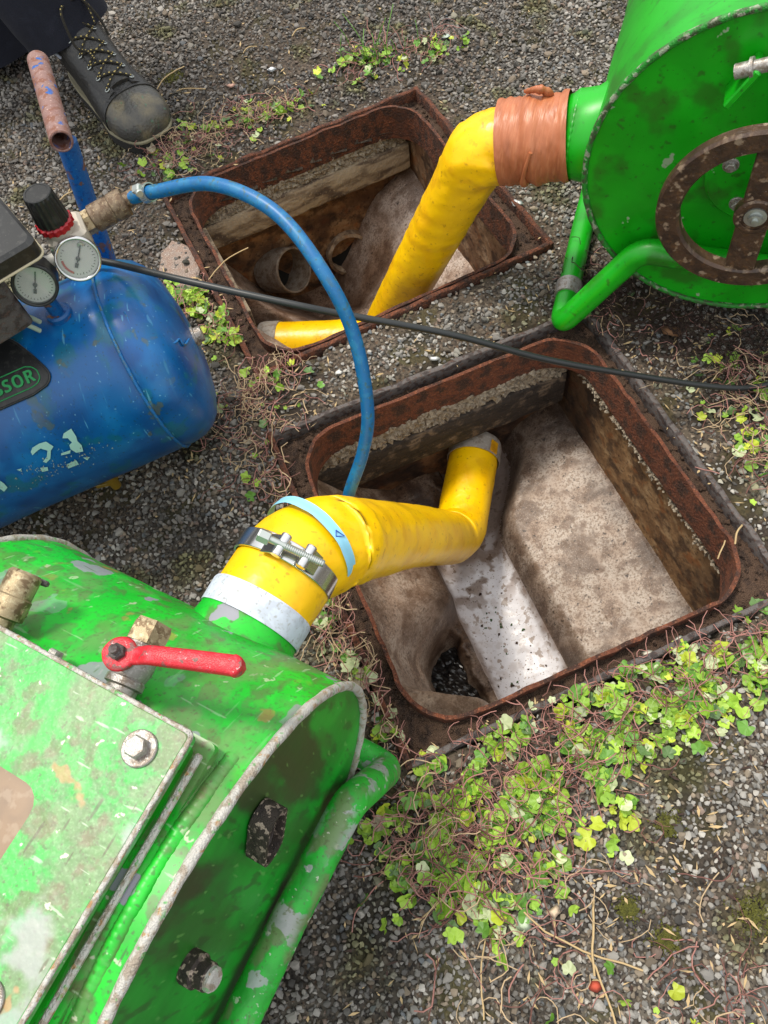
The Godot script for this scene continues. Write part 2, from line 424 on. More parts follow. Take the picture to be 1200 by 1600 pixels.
func manhole_frame(label: String, at: Vector3, turn: float, hx: float, hz: float, ix: float, iz: float, mats: Array) -> void:
	var t := thing("manhole_frame", label, "manhole frame", at, turn, "manhole frames")
	var jag := func(p: Vector3) -> Vector3:
		return p + Vector3(n3(p + at, 30.0), n3(p + at + Vector3(5, 0, 0), 40.0) * 0.8, n3(p + at + Vector3(9, 0, 0), 30.0)) * 0.0024
	for k in 4:
		var mb := MB.new()
		var len: float = (2 * hz if k % 2 == 0 else 2 * hx - 0.014)
		var segs := 26
		var rings := []
		for i in segs + 1:
			var s: float = (float(i) / segs - 0.5) * len
			var w := 0.0035
			var top := 0.006 + 0.0012 * sin(i * 1.7 + k)
			var ring := PackedVector3Array()
			for q in [Vector2(w, -0.05), Vector2(w, top - 0.001), Vector2(w - 0.001, top), Vector2(-w + 0.001, top), Vector2(-w, top - 0.001), Vector2(-w, -0.05)]:
				var p: Vector3
				match k:
					0: p = Vector3(hx - w + q.x, q.y, -s)
					1: p = Vector3(s, q.y, hz - w + q.x)
					2: p = Vector3(-hx + w - q.x, q.y, s)
					3: p = Vector3(-s, q.y, -hz + w - q.x)
				ring.append(jag.call(p))
			rings.append(ring)
		mb.loft(rings)
		mb.cap(rings[0], false)
		mb.cap(rings[segs], true)
		part("frame_bar", mb, mats[k], t)
	var mb2 := MB.new()
	var o := PackedVector2Array(); var inn := PackedVector2Array()
	var lo := rr(ix, iz, 0.062, 12)
	var li := rr(ix - 0.0045, iz - 0.0045, 0.0575, 12)
	for k in lo.size():
		var k2 := (k + 1) % lo.size()
		var steps := 1 + int(lo[k].distance_to(lo[k2]) / 0.015)
		for s in steps:
			o.append(lo[k].lerp(lo[k2], float(s) / steps))
			inn.append(li[k].lerp(li[k2], float(s) / steps))
	mb2.band(T(Vector3.ZERO), o, inn, -0.052, 0.004, jag)
	part("rim", mb2, mats[4], t)
	# packed dirt in the groove between rim and bars
	var mb3 := MB.new()
	var oo := PackedVector2Array()
	for p in o:
		var f := minf((hx - 0.006) / maxf(absf(p.x), 1e-5), (hz - 0.006) / maxf(absf(p.y), 1e-5))
		oo.append(p * f)
	var rings3 := []
	for k in 9:
		var ring := PackedVector3Array()
		for i in o.size():
			var q := oo[i].lerp(o[i] * 0.993, k / 8.0)
			var p := Vector3(q.x, 0, -q.y)
			p.y = -0.013 + 0.006 * n3(p + at, 25.0) + 0.004 * n3(p + at, 90.0)
			ring.append(p)
		rings3.append(ring)
	mb3.loft(rings3)
	part("packed_dirt", mb3, M.dirt, t)
	var mb4 := MB.new()
	mb4.flat()
	for i in 520:
		var k := rng.randi() % o.size()
		var q := oo[k].lerp(o[k], rng.randf())
		crumb(mb4, Vector3(q.x, -0.011 + 0.006 * n3(Vector3(q.x, 0, -q.y) + at, 25.0), -q.y), rng.randf_range(0.0012, 0.0036))
	stuff(part("crumbs", mb4, M.dirt, t))

func crumb(mb: MB, p: Vector3, r: float) -> void:
	var v := []
	for d in [Vector3.RIGHT, Vector3.BACK, Vector3.LEFT, Vector3.FORWARD]:
		v.append(p + d.rotated(Vector3.UP, rng.randf() * 0.9) * r * rng.randf_range(0.6, 1.3) + Vector3(0, rng.randf_range(-0.4, 0.4) * r, 0))
	var up := p + Vector3(rng.randf_range(-0.4, 0.4), rng.randf_range(0.5, 1.0), rng.randf_range(-0.4, 0.4)) * r
	for k in 4:
		mb.tri(up, v[(k + 1) % 4], v[k])

func grid(nx: int, nz_: int, x0: float, x1: float, z0: float, z1: float, h: Callable, col: Callable, pick: Callable, mbs: Array) -> void:
	var P := []; var K := []
	for j in nz_ + 1:
		var row := PackedVector3Array(); var kr := PackedColorArray()
		for i in nx + 1:
			var x := lerpf(x0, x1, float(i) / nx); var z := lerpf(z0, z1, float(j) / nz_)
			var p := Vector3(x, h.call(x, z), z)
			row.append(p); kr.append(col.call(p))
		P.append(row); K.append(kr)
	for j in nz_:
		for i in nx:
			var a: Vector3 = P[j][i]; var b: Vector3 = P[j + 1][i]; var c: Vector3 = P[j + 1][i + 1]; var d: Vector3 = P[j][i + 1]
			var w: int = pick.call((a.x + c.x) / 2, (a.z + c.z) / 2)
			if w < 0:
				continue
			var mb: MB = mbs[w]
			mb.ctri(a, b, c, K[j][i], K[j + 1][i], K[j + 1][i + 1])
			mb.ctri(a, c, d, K[j][i], K[j + 1][i + 1], K[j][i + 1])

func wall_panel(called: String, t: Node3D, a: Vector3, b: Vector3, y0: float, y1: float, out: Vector3, stain: Callable, m: Material) -> void:
	# a rough upright panel from a to b facing the inside, with thickness
	var mb := MB.new()
	var nu := 60; var nv := 44
	var P := []; var K := []
	for j in nv + 1:
		var r := PackedVector3Array(); var k := PackedColorArray()
		for i in nu + 1:
			var p := a.lerp(b, float(i) / nu)
			p.y = lerpf(y0, y1, float(j) / nv)
			p += out * (0.0016 * n3(p + t.position, 14.0) + 0.0008 * n3(p + t.position, 60.0))
			r.append(p); k.append(stain.call(p))
		P.append(r); K.append(k)
	for j in nv:
		for i in nu:
			mb.ctri(P[j][i], P[j][i + 1], P[j + 1][i + 1], K[j][i], K[j][i + 1], K[j + 1][i + 1])
			mb.ctri(P[j][i], P[j + 1][i + 1], P[j + 1][i], K[j][i], K[j + 1][i + 1], K[j + 1][i])
	var mid := (a + b) / 2 + out * 0.014
	mid.y = (y0 + y1) / 2
	mb.st.set_color(Color(0.4, 0.36, 0.33))
	mb.box(T(mid), Vector3(absf(b.x - a.x) + absf(out.x) * 0.02 , absf(y1 - y0), absf(b.z - a.z) + absf(out.z) * 0.02), 0.002)
	part(called, mb, m, t)

func pebble_strip(t: Node3D, x0: float, x1: float, y0: float, y1: float, z: float, n: int) -> void:
	var mb := MB.new()
	mb.box(T(Vector3((x0 + x1) / 2, (y0 + y1) / 2, z - 0.012)), Vector3(x1 - x0, absf(y1 - y0), 0.02), 0.003)
	mb.flat()
	for i in n:
		var p := Vector3(rng.randf_range(x0, x1), rng.randf_range(y0, y1), z - 0.003)
		var r := rng.randf_range(0.003, 0.0095)
		var b := Basis.from_euler(Vector3(rng.randf() * 6, rng.randf() * 6, rng.randf() * 6)).scaled(Vector3(r, r * 0.8, r))
		var v := []
		for d in [Vector3.RIGHT, Vector3.BACK, Vector3.LEFT, Vector3.FORWARD, Vector3.UP, Vector3.DOWN]:
			v.append(p + b * (d * rng.randf_range(0.7, 1.1)))
		for k in 4:
			mb.tri(v[4], v[(k + 1) % 4], v[k])
			mb.tri(v[5], v[k], v[(k + 1) % 4])
	stuff(part("mortar", mb, M.pebbly, t))

func chamber_near(at: Vector3, turn: float) -> void:
	var t := thing("inspection_chamber", "open near drain chamber with white channel, broad grey bench and black lintel board", "inspection chamber", at, turn, "inspection chambers")
	var cu := func(z: float) -> float: return -0.018 + 0.075 * sstep(-0.06, -0.2, z) + 0.006 * z
	var ue := func(z: float) -> float: return -0.082 - 0.078 * sstep(-0.01, 0.075, z)
	var h := func(x: float, z: float) -> float:
		var p := Vector3(x, 0, z)
		var c: float = cu.call(z)
		var d := x - c
		var floor_ := lerpf(-0.29, -0.312, (z + 0.2) / 0.4)
		var y: float
		if d > 0.0:
			var bench := lerpf(-0.236, -0.188, clampf((x - 0.04) / 0.155, 0, 1)) - 0.012 * sstep(-0.1, 0.2, z)
			bench -= 0.03 * exp(-pow((z + 0.2) / 0.04, 2.0)) * sstep(0.16, 0.08, x)
			var s := sstep(0.047, 0.078, d)
			var rise := floor_ + 0.02 * pow(clampf(d / 0.052, 0, 1), 3.0)
			y = lerpf(rise, bench, pow(s, 0.75))
			y = minf(y, bench)
		else:
			var e: float = ue.call(z)
			var bench := lerpf(-0.062, -0.2, pow(clampf((x + 0.2) / (e + 0.2), 0, 1), 0.8))
			bench -= 0.05 * sstep(-0.1, -0.2, z) * sstep(-0.2, -0.12, x)
			var rise := floor_ + 0.024 * pow(clampf(-d / 0.052, 0, 1), 2.4)
			var hole := sstep(0.02, 0.05, z) * sstep(0.165, 0.14, z)
			var side := lerpf(floor_ + 0.045, -0.318, hole)
			if -d < 0.05:
				y = rise
			elif x > e:
				var k := sstep(e + 0.02, e, x)
				var bank := floor_ + 0.03 + 0.012 * n3(Vector3(x, 1, z), 30.0) + 0.5 * (-d - 0.05)
				y = lerpf(lerpf(lerpf(rise, bank, sstep(0.05, 0.056, -d)), side, sstep(0.062, 0.082, -d + 0.01 * n3(Vector3(x, 5, z), 28.0))), bench, k)
			else:
				y = bench
			# front bench closing the left side off
			var fb := lerpf(-0.085, -0.2, clampf((x + 0.2) / 0.11, 0, 1)) - 0.35 * sstep(-0.11, -0.06, x) * 0.3
			y = lerpf(y, maxf(y, fb), sstep(0.118 + 0.3 * (x + 0.14), 0.135 + 0.3 * (x + 0.14), z) * sstep(-0.068, -0.08, x))
		return y + 0.002 * n3(p, 16.0) + 0.0008 * n3(p, 60.0)
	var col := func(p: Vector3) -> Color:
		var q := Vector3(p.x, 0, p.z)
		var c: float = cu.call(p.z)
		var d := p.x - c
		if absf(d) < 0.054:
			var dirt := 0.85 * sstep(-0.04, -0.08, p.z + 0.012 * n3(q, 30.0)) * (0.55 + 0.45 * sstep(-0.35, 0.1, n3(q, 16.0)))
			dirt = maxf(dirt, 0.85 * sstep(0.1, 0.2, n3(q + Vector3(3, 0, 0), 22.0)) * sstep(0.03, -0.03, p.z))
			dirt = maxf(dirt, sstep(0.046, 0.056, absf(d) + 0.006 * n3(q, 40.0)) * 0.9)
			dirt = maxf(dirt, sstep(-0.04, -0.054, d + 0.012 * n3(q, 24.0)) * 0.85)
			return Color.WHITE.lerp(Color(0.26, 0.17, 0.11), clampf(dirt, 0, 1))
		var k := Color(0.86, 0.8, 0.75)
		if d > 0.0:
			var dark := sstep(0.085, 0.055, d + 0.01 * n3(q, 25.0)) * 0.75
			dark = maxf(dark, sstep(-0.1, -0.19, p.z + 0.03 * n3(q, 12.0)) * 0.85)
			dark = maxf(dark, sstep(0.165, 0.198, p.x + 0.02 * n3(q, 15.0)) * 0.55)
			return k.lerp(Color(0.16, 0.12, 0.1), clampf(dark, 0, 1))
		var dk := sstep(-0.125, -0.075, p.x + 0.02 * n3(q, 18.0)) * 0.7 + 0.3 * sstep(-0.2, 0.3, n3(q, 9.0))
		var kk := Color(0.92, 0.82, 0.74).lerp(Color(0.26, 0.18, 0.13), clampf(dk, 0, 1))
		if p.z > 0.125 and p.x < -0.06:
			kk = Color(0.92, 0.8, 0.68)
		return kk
	var pick := func(x: float, z: float) -> int:
		var d: float = x - cu.call(z)
		return 1 if absf(d) < 0.0545 else (0 if d > 0 else 2)
	var mbs := [MB.new(), MB.new(), MB.new()]
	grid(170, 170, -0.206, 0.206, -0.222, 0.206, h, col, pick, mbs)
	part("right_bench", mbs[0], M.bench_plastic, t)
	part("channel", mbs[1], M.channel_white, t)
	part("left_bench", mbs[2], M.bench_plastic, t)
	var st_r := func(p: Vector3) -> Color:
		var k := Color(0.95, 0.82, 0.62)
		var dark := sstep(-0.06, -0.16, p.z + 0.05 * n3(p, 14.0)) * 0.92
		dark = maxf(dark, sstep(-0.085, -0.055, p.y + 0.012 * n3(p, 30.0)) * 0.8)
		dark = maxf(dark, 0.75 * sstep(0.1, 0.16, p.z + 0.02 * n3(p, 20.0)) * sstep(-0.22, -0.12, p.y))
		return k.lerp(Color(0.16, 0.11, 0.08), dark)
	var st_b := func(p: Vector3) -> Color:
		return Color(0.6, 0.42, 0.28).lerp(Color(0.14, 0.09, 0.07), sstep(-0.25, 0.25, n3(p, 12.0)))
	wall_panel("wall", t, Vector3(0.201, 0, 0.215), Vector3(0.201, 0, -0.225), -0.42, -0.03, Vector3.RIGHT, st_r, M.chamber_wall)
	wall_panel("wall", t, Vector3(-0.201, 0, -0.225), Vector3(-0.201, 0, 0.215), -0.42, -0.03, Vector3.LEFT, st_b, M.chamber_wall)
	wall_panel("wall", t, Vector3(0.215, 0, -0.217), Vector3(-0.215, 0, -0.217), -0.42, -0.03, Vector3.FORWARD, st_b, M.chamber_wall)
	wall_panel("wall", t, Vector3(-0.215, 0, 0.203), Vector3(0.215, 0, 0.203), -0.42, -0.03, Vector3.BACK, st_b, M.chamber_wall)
	pebble_strip(t, -0.19, 0.19, -0.083, -0.05, -0.193, 420)
	var mb := MB.new()
	plank(mb, -0.193, 0.19, -0.148, -0.084, -0.19)
	part("lintel_board", mb, M.black_timber, t)
	# crumbs of mortar along the top of the right wall
	mb = MB.new(); mb.flat()
	for i in 240:
		crumb(mb, Vector3(0.199 - rng.randf() * 0.004, -0.054 - absf(rng.randfn()) * 0.006, rng.randf_range(-0.19, 0.16)), rng.randf_range(0.0015, 0.004))
	stuff(part("crumbs", mb, M.pebbly, t))
	mb = MB.new(); mb.flat()
	for i in 20:
		var z := rng.randf_range(-0.02, 0.18)
		var x: float = cu.call(z) + clampf(rng.randfn(0.0, 0.024), -0.045, 0.045)
		crumb(mb, Vector3(x, float(h.call(x, z)) + 0.0006, z), rng.randf_range(0.0008, 0.0036))
	stuff(part("channel_crumbs", mb, M.dirt, t))
	mb = MB.new(); mb.flat()
	for i in 26:
		var z := rng.randf_range(0.0, 0.18)
		var x: float = cu.call(z) + clampf(rng.randfn(0.0, 0.022), -0.045, 0.045)
		crumb(mb, Vector3(x, float(h.call(x, z)) + 0.0006, z), rng.randf_range(0.0012, 0.0036))
	stuff(part("leaf_scraps", mb, M.leaf_scrap, t))
	# black sludge in the low corner
	mb = MB.new(); mb.flat()
	var hs := func(x: float, z: float) -> float: return -0.299 + 0.006 * n3(Vector3(x, 0, z), 45.0) + 0.004 * n3(Vector3(x, 3, z), 120.0)
	var w := func(_p: Vector3) -> Color: return Color.WHITE
	var all := func(_x: float, _z: float) -> int: return 0
	grid(40, 40, -0.17, -0.06, 0.02, 0.16, hs, w, all, [mb])
	part("sludge", mb, M.sludge, t)

func plank(mb: MB, x0: float, x1: float, y0: float, y1: float, z: float) -> void:
	var rings := []
	var n := 40
	for i in n + 1:
		var x := lerpf(x0, x1, float(i) / n)
		var ring := PackedVector3Array()
		for q in [Vector2(z, y0), Vector2(z + 0.0005, y0 + 0.002), Vector2(z + 0.001, (y0 + y1) / 2), Vector2(z, y1 - 0.002), Vector2(z - 0.002, y1), Vector2(z - 0.024, y1), Vector2(z - 0.024, y0)]:
			var p := Vector3(x, q.y, q.x)
			p.y += 0.003 * n3(p, 22.0)
			p.z += 0.0014 * n3(p + Vector3(2, 0, 0), 30.0)
			ring.append(p)
		ring.reverse()
		rings.append(ring)
	mb.loft(rings)
	mb.cap(rings[0], false); mb.cap(rings[n], true)

func chamber_far(at: Vector3, turn: float) -> void:
	var t := thing("inspection_chamber", "open far drain chamber with pale lintel board and grey pipe stub inside", "inspection chamber", at, turn, "inspection chambers")
	var h := func(x: float, z: float) -> float:
		var p := Vector3(x, 0, z)
		var l := lerpf(-0.12, -0.3, pow(clampf((x + 0.2) / 0.16, 0, 1), 0.85)) - 0.06 * sstep(-0.08, -0.2, z) * sstep(-0.2, -0.1, x)
		var r := lerpf(-0.33, -0.19, pow(clampf((x - 0.02) / 0.18, 0, 1), 0.7)) + 0.05 * exp(-pow((z + 0.2) / 0.1, 2.0)) * sstep(0.05, 0.14, x)
		var y := maxf(minf(l, -0.05), -0.33)
		y = maxf(y, r)
		y = maxf(y, lerpf(-0.33, -0.24, sstep(0.12, 0.2, z)))
		var tail := sstep(0.06, 0.04, absf(z - lerpf(-0.058, 0.03, (x + 0.147) / 0.1))) * sstep(-0.19, -0.175, x)
		y = lerpf(y, minf(y, -0.295), tail)
		return y + 0.004 * n3(p, 12.0) + 0.0012 * n3(p, 50.0)
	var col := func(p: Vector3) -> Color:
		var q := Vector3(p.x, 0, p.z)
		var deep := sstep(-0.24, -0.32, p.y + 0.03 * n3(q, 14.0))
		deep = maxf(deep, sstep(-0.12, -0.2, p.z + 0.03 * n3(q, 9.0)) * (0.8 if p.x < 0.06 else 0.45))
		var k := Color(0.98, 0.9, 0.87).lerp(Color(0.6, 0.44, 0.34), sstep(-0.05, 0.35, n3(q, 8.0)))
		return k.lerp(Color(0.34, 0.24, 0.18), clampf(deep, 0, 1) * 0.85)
	var pick := func(x: float, _z: float) -> int: return 0 if x < -0.03 else (1 if x > 0.05 else 2)
	var mbs := [MB.new(), MB.new(), MB.new()]
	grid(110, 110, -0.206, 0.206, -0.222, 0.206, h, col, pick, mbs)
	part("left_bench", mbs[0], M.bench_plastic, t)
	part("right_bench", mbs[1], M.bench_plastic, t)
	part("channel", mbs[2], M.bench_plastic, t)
	var st := func(p: Vector3) -> Color:
		return Color(0.85, 0.66, 0.48).lerp(Color(0.34, 0.23, 0.16), sstep(-0.3, 0.2, n3(p, 10.0)))
	var st2 := func(p: Vector3) -> Color:
		return Color(1.0, 0.92, 0.85).lerp(Color(0.5, 0.36, 0.28), sstep(-0.2, 0.3, n3(p, 12.0)))
	wall_panel("wall", t, Vector3(0.201, 0, 0.215), Vector3(0.201, 0, -0.225), -0.42, -0.03, Vector3.RIGHT, st2, M.chamber_wall)
	wall_panel("wall", t, Vector3(-0.201, 0, -0.225), Vector3(-0.201, 0, 0.215), -0.42, -0.03, Vector3.LEFT, st2, M.chamber_wall)
	wall_panel("wall", t, Vector3(0.215, 0, -0.217), Vector3(-0.215, 0, -0.217), -0.42, -0.03, Vector3.FORWARD, st, M.chamber_wall)
	wall_panel("wall", t, Vector3(-0.215, 0, 0.203), Vector3(0.215, 0, 0.203), -0.42, -0.03, Vector3.BACK, st, M.chamber_wall)
	pebble_strip(t, -0.19, 0.19, -0.078, -0.05, -0.193, 420)
	var mb := MB.new()
	plank(mb, -0.19, 0.193, -0.125, -0.076, -0.188)
	part("lintel_board", mb, M.timber, t)
	# side board leaning on the left wall
	mb = MB.new()
	mb.box(Transform3D(Basis(Vector3.RIGHT, 0.0), Vector3(-0.187, -0.085, -0.06)), Vector3(0.008, 0.07, 0.2), 0.001)
	part("side_board", mb, M.timber, t)
	# grey pipe stub
	var xf := along(Vector3(0.45, 0.42, 0.75), Vector3(-0.082, -0.238, -0.205))
	mb = MB.new()
	mb.lathe(xf, [Vector2(0.0405, -0.02), Vector2(0.0405, 0.046), Vector2(0.039, 0.048), Vector2(0.0365, 0.0475), Vector2(0.036, -0.02)], 36)
	var s := part("pipe_stub", mb, M.dirty_pipe, t)
	mb = MB.new()
	mb.lathe(xf, [Vector2(0.036, -0.012), Vector2(0.0, -0.012)], 36)
	part("pipe_bore", mb, M.dark_hole, s)
	xf = along(Vector3(-0.1, 0.2, 0.9), Vector3(0.06, -0.27, -0.222))
	mb = MB.new()
	mb.lathe(xf, [Vector2(0.042, 0), Vector2(0.042, 0.028), Vector2(0.036, 0.03), Vector2(0.035, 0.0)], 32)
	var s2 := part("pipe_stub", mb, M.chamber_wall, t)
	mb = MB.new()
	mb.lathe(xf, [Vector2(0.036, 0.006), Vector2(0.0, 0.006)], 32)
	part("pipe_bore", mb, M.dark_hole, s2)

# ---------------------------------------------------------------- lining drums
func drum(label: String, at: Vector3, turn: float, r: float, yc: float, L: float, s: float, noz: Vector2, paint: Material, rim: Material, tube_r: float, plate: Material, bead_r: float, foot: Vector2, skid_paint: Material) -> Node3D:
	var t := thing("lining_drum", label, "machine", at, turn, "green lining drums")
	var ax := Transform3D(Basis(Vector3.RIGHT, Vector3.BACK, Vector3.DOWN), Vector3(0, yc, 0))
	var dent := func(a: float, p: Vector2) -> float: return 0.0016 * n3(Vector3(cos(a), sin(a), p.y * 4), 2.2)
	var mb := MB.new()
	var prof := []
	for i in 15:
		prof.append(Vector2(r, -L + 0.004 + (L - 0.006) * i / 14.0))
	mb.lathe(ax, prof, 96, true, dent)
	part("drum_shell", mb, paint, t)
	for e in [0.0, 1.0]:
		mb = MB.new()
		var z := -0.004 if e == 0.0 else -L + 0.006
		var dd := 1.0 if e == 0.0 else -1.0
		var pp := [Vector2(r - 0.001, z), Vector2(r * 0.8, z - 0.001 * dd), Vector2(r * 0.5, z - 0.002 * dd), Vector2(r * 0.2, z - 0.002 * dd), Vector2(0.0, z - 0.002 * dd)]
		if e == 1.0:
			pp.reverse()
		mb.lathe(ax, pp, 96, true)
		part("end_plate", mb, plate, t)
		mb = MB.new()
		var ring := []
		for k in 181:
			var a := TAU * k / 180
			ring.append(Vector3(cos(a) * (r - 0.0005), yc + sin(a) * (r - 0.0005), -0.003 if e == 0.0 else -L + 0.004))
		var lump := func(i: int, a: float, p: Vector3) -> float: return 0.0005 * n3(p, 60.0) + 0.0002 * sin(i * 1.3)
		mb.tube(ring, bead_r, 10, false, lump)
		part("weld_rim", mb, rim, t)
	# neck of the outlet
	mb = MB.new()
	var nx := along(Vector3(s, 0, 0), Vector3(0, noz.x, noz.y))
	if s > 0:
		mb.lathe(nx, [Vector2(0.05, 0.13), Vector2(0.0465, 0.155), Vector2(0.0432, 0.172), Vector2(0.0405, 0.186), Vector2(0.0395, 0.21), Vector2(0.037, 0.21), Vector2(0.037, 0.13)], 40)
	else:
		var flare := func(an: float, p: Vector2) -> float: return 0.045 * pow(sstep(0.195, 0.12, p.y), 1.2) * maxf(0.0, cos(an) * 0.75 - sin(an) * 0.65) if p.x > 0.043 else 0.0
		mb.lathe(nx, [Vector2(0.05, 0.12), Vector2(0.049, 0.14), Vector2(0.048, 0.16), Vector2(0.047, 0.18), Vector2(0.0455, 0.2), Vector2(0.0405, 0.205), Vector2(0.037, 0.214), Vector2(0.035, 0.214), Vector2(0.035, 0.13)], 48, true, flare)
	var neck := part("outlet_neck", mb, paint, t)
	mb = MB.new()
	var bead := []
	for k in 241:
		var a := TAU * k / 240
		bead.append(nx * Vector3(cos(a) * 0.0435, 0.177 if s > 0 else 0.198, sin(a) * 0.0435))
	var scal := func(i: int, _a: float, p: Vector3) -> float: return 0.0005 * absf(sin(i * PI / 6.0)) + 0.0004 * n3(p, 60.0)
	mb.tube(bead, 0.0024, 8, false, scal)
	if s < 0:
		part("weld_bead", mb, paint, neck)
	# skid: a bar across the plate, legs at both ends, runners on the ground
	for side in [1.0, -1.0]:
		mb = MB.new()
		var path := fillet([Vector3(0.0, 0.13, 0.012), Vector3(side * 0.098, 0.134, 0.014), Vector3(side * foot.x, tube_r + 0.001, foot.y), Vector3(side * (foot.x + 0.004), tube_r + 0.001, -L * 0.5), Vector3(side * (foot.x + 0.004), tube_r + 0.001, -L - 0.02)], 0.017, 7, 0.03)
		mb.tube(path, tube_r, 18)
		var sk := part("skid_tube", mb, skid_paint, t)
		mb = MB.new()
		mb.tube([Vector3(side * (foot.x + 0.001), tube_r + 0.001, foot.y - 0.045), Vector3(side * (foot.x + 0.002), tube_r + 0.001, foot.y - 0.068)], tube_r + 0.0025, 18)
		part("skid_collar", mb, M.old_steel, sk)
		mb = MB.new()
		mb.box(T(Vector3(side * 0.15, 0.062, -L * 0.55)), Vector3(0.012, 0.085, 0.05), 0.002)
		part("skid_bracket", mb, paint, t)
	return t

func bolt(t: Node3D, at: Vector3, up: Vector3, hr: float, wr: float, m: Material, called := "bolt") -> void:
	var xf := along(up, at)
	var mb := MB.new()
	if wr > 0:
		mb.lathe(xf, [Vector2(wr, 0), Vector2(wr, 0.0014), Vector2(wr - 0.0006, 0.002), Vector2(hr * 0.5, 0.002)], 28)
	mb.flat()
	mb.lathe(xf, [Vector2(hr, 0.002), Vector2(hr, 0.002 + hr * 0.75), Vector2(hr * 0.86, 0.002 + hr * 0.95), Vector2(0, 0.002 + hr * 0.95)], 6)
	part(called, mb, m, t)

func near_drum() -> void:
	var yc := 0.21; var r := 0.17
	var t := drum("battered green steel lining drum in the foreground with bolted hatch and red lever valve", Vector3(-0.150, 0, -0.022), 0.909, r, yc, 0.28, 1.0, Vector2(0.225, -0.105), M.worn_green, M.bare_rim, 0.0148, M.plate_green, 0.0034, Vector2(0.148, 0.014), M.scraped_green)
	# hatch: neck, flange, gasket, cover with a window
	var zc := -0.14
	var mb := MB.new()
	mb.band(T(Vector3(0, 0, zc)), rr(0.074, 0.1, 0.006, 3), rr(0.066, 0.092, 0.005, 3), 0.33, 0.372)
	part("hatch_neck", mb, M.worn_green, t)
	mb = MB.new()
	mb.band(T(Vector3(0, 0, zc)), rr(0.083, 0.117, 0.004, 3), rr(0.064, 0.09, 0.005, 3), 0.366, 0.374)
	part("hatch_flange", mb, M.worn_green, t)
	mb = MB.new()
	mb.band(T(Vector3(0, 0, zc)), rr(0.076, 0.107, 0.004, 3), rr(0.064, 0.09, 0.005, 3), 0.374, 0.391)
	part("hatch_gasket", mb, M.clean_green, t)
	mb = MB.new()
	mb.box(T(Vector3(0, 0.3825, -0.0262)), Vector3(0.15, 0.004, 0.004), 0.001)
	part("gasket_wire", mb, M.bare_rim, t)
	mb = MB.new()
	var wz := -0.164
	mb.band(T(Vector3(0, 0, zc)), rr(0.0815, 0.111, 0.003, 4), rr(0.0815, 0.111, 0.003, 4), 0.391, 0.391)
	mb = MB.new()
	var o := rr(0.0815, 0.111, 0.003, 4)
	var i := rr(0.04, 0.075, 0.012, 4)
	for k in i.size():
		i[k] += Vector2(-0.018, 0.018)
	var xf := T(Vector3(0, 0, zc))
	var A := mb.loop(xf, o, 0.391); var B := mb.loop(xf, o, 0.399); var B2 := mb.loop(xf, o, 0.4005, 0.0015)
	var Cc := mb.loop(xf, i, 0.4005); var D := mb.loop(xf, i, 0.391)
	mb.loft([A, B]); mb.next(); mb.loft([B, B2]); mb.next(); mb.loft([B2, Cc]); mb.next(); mb.loft([Cc, D]); mb.next(); mb.loft([D, A])
	var cover := part("hatch_cover", mb, M.worn_cover, t)
	mb = MB.new()
	mb.prism(xf, i, 0.388, 0.395, 0.0005)
	part("window", mb, M.window_plastic, cover)
	# worn bright edge of the cover
	mb = MB.new()
	var edge := []
	for p in o:
		edge.append(Vector3(p.x, 0.3992, zc - p.y))
	edge.append(edge[0])
	var chip := func(_i: int, _a: float, p: Vector3) -> float: return 0.0006 * n3(p, 60.0)
	mb.tube(fillet(edge, 0.001, 1, 0.006), 0.0017, 6, false, chip)
	part("worn_edge", mb, M.bare_rim, cover)
	for b in [Vector3(0.063, 0.4005, -0.05), Vector3(-0.063, 0.4005, -0.05), Vector3(0.063, 0.4005, -0.23), Vector3(-0.063, 0.4005, -0.23)]:
		bolt(cover, b, Vector3.UP, 0.0062, 0.0098, M.old_steel)
	# weld bead in front of the hatch
	mb = MB.new()
	var bead := []
	for k in 361:
		var x := lerpf(-0.1, 0.082, k / 360.0)
		bead.append(Vector3(x, yc + sqrt(r * r - x * x) - 0.0026, -0.0175))
	var scal := func(k: int, _a: float, p: Vector3) -> float: return 0.00022 * absf(sin(k * PI / 8.0)) + 0.0008 * n3(p, 40.0)
	mb.tube(bead, 0.0048, 14, true, scal)
	part("weld_bead", mb, M.worn_green, t)
	# ball valve with red lever
	var ax := Vector3(0.985, 0.0, -0.12)
	var vx := along(ax, Vector3(0.074, 0.371, -0.092))
	mb = MB.new()
	mb.lathe(vx, [Vector2(0.0, 0.0), Vector2(0.0095, 0.0), Vector2(0.0095, 0.012), Vector2(0.0118, 0.013), Vector2(0.0118, 0.017), Vector2(0.0108, 0.018), Vector2(0.0125, 0.024), Vector2(0.0125, 0.033), Vector2(0.0105, 0.038), Vector2(0.0105, 0.04)], 28)
	mb.lathe(along(Vector3.UP, Vector3(0.1, 0.38, -0.0955)), [Vector2(0.0065, 0), Vector2(0.0065, 0.018), Vector2(0.004, 0.019), Vector2(0, 0.019)], 20)
	var v := part("ball_valve", mb, M.old_steel, t)
	mb = MB.new(); mb.flat()
	mb.lathe(vx, [Vector2(0.0, 0.039), Vector2(0.0128, 0.039), Vector2(0.0128, 0.05), Vector2(0.0115, 0.0535), Vector2(0.0085, 0.0535), Vector2(0.0, 0.0535)], 6)
	part("valve_nut", mb, M.brass, v)
	mb = MB.new()
	lever(mb, Vector3(0.1, 0.402, -0.0895), Vector3(0.1235, 0.402, -0.021))
	var lv := part("lever", mb, M.red_lever, v)
	mb = MB.new(); mb.flat()
	mb.lathe(along(Vector3(0, 1, 0), Vector3(0.1, 0.402, -0.0895)), [Vector2(0.0048, 0), Vector2(0.0048, 0.006), Vector2(0.004, 0.007), Vector2(0.0, 0.007)], 6)
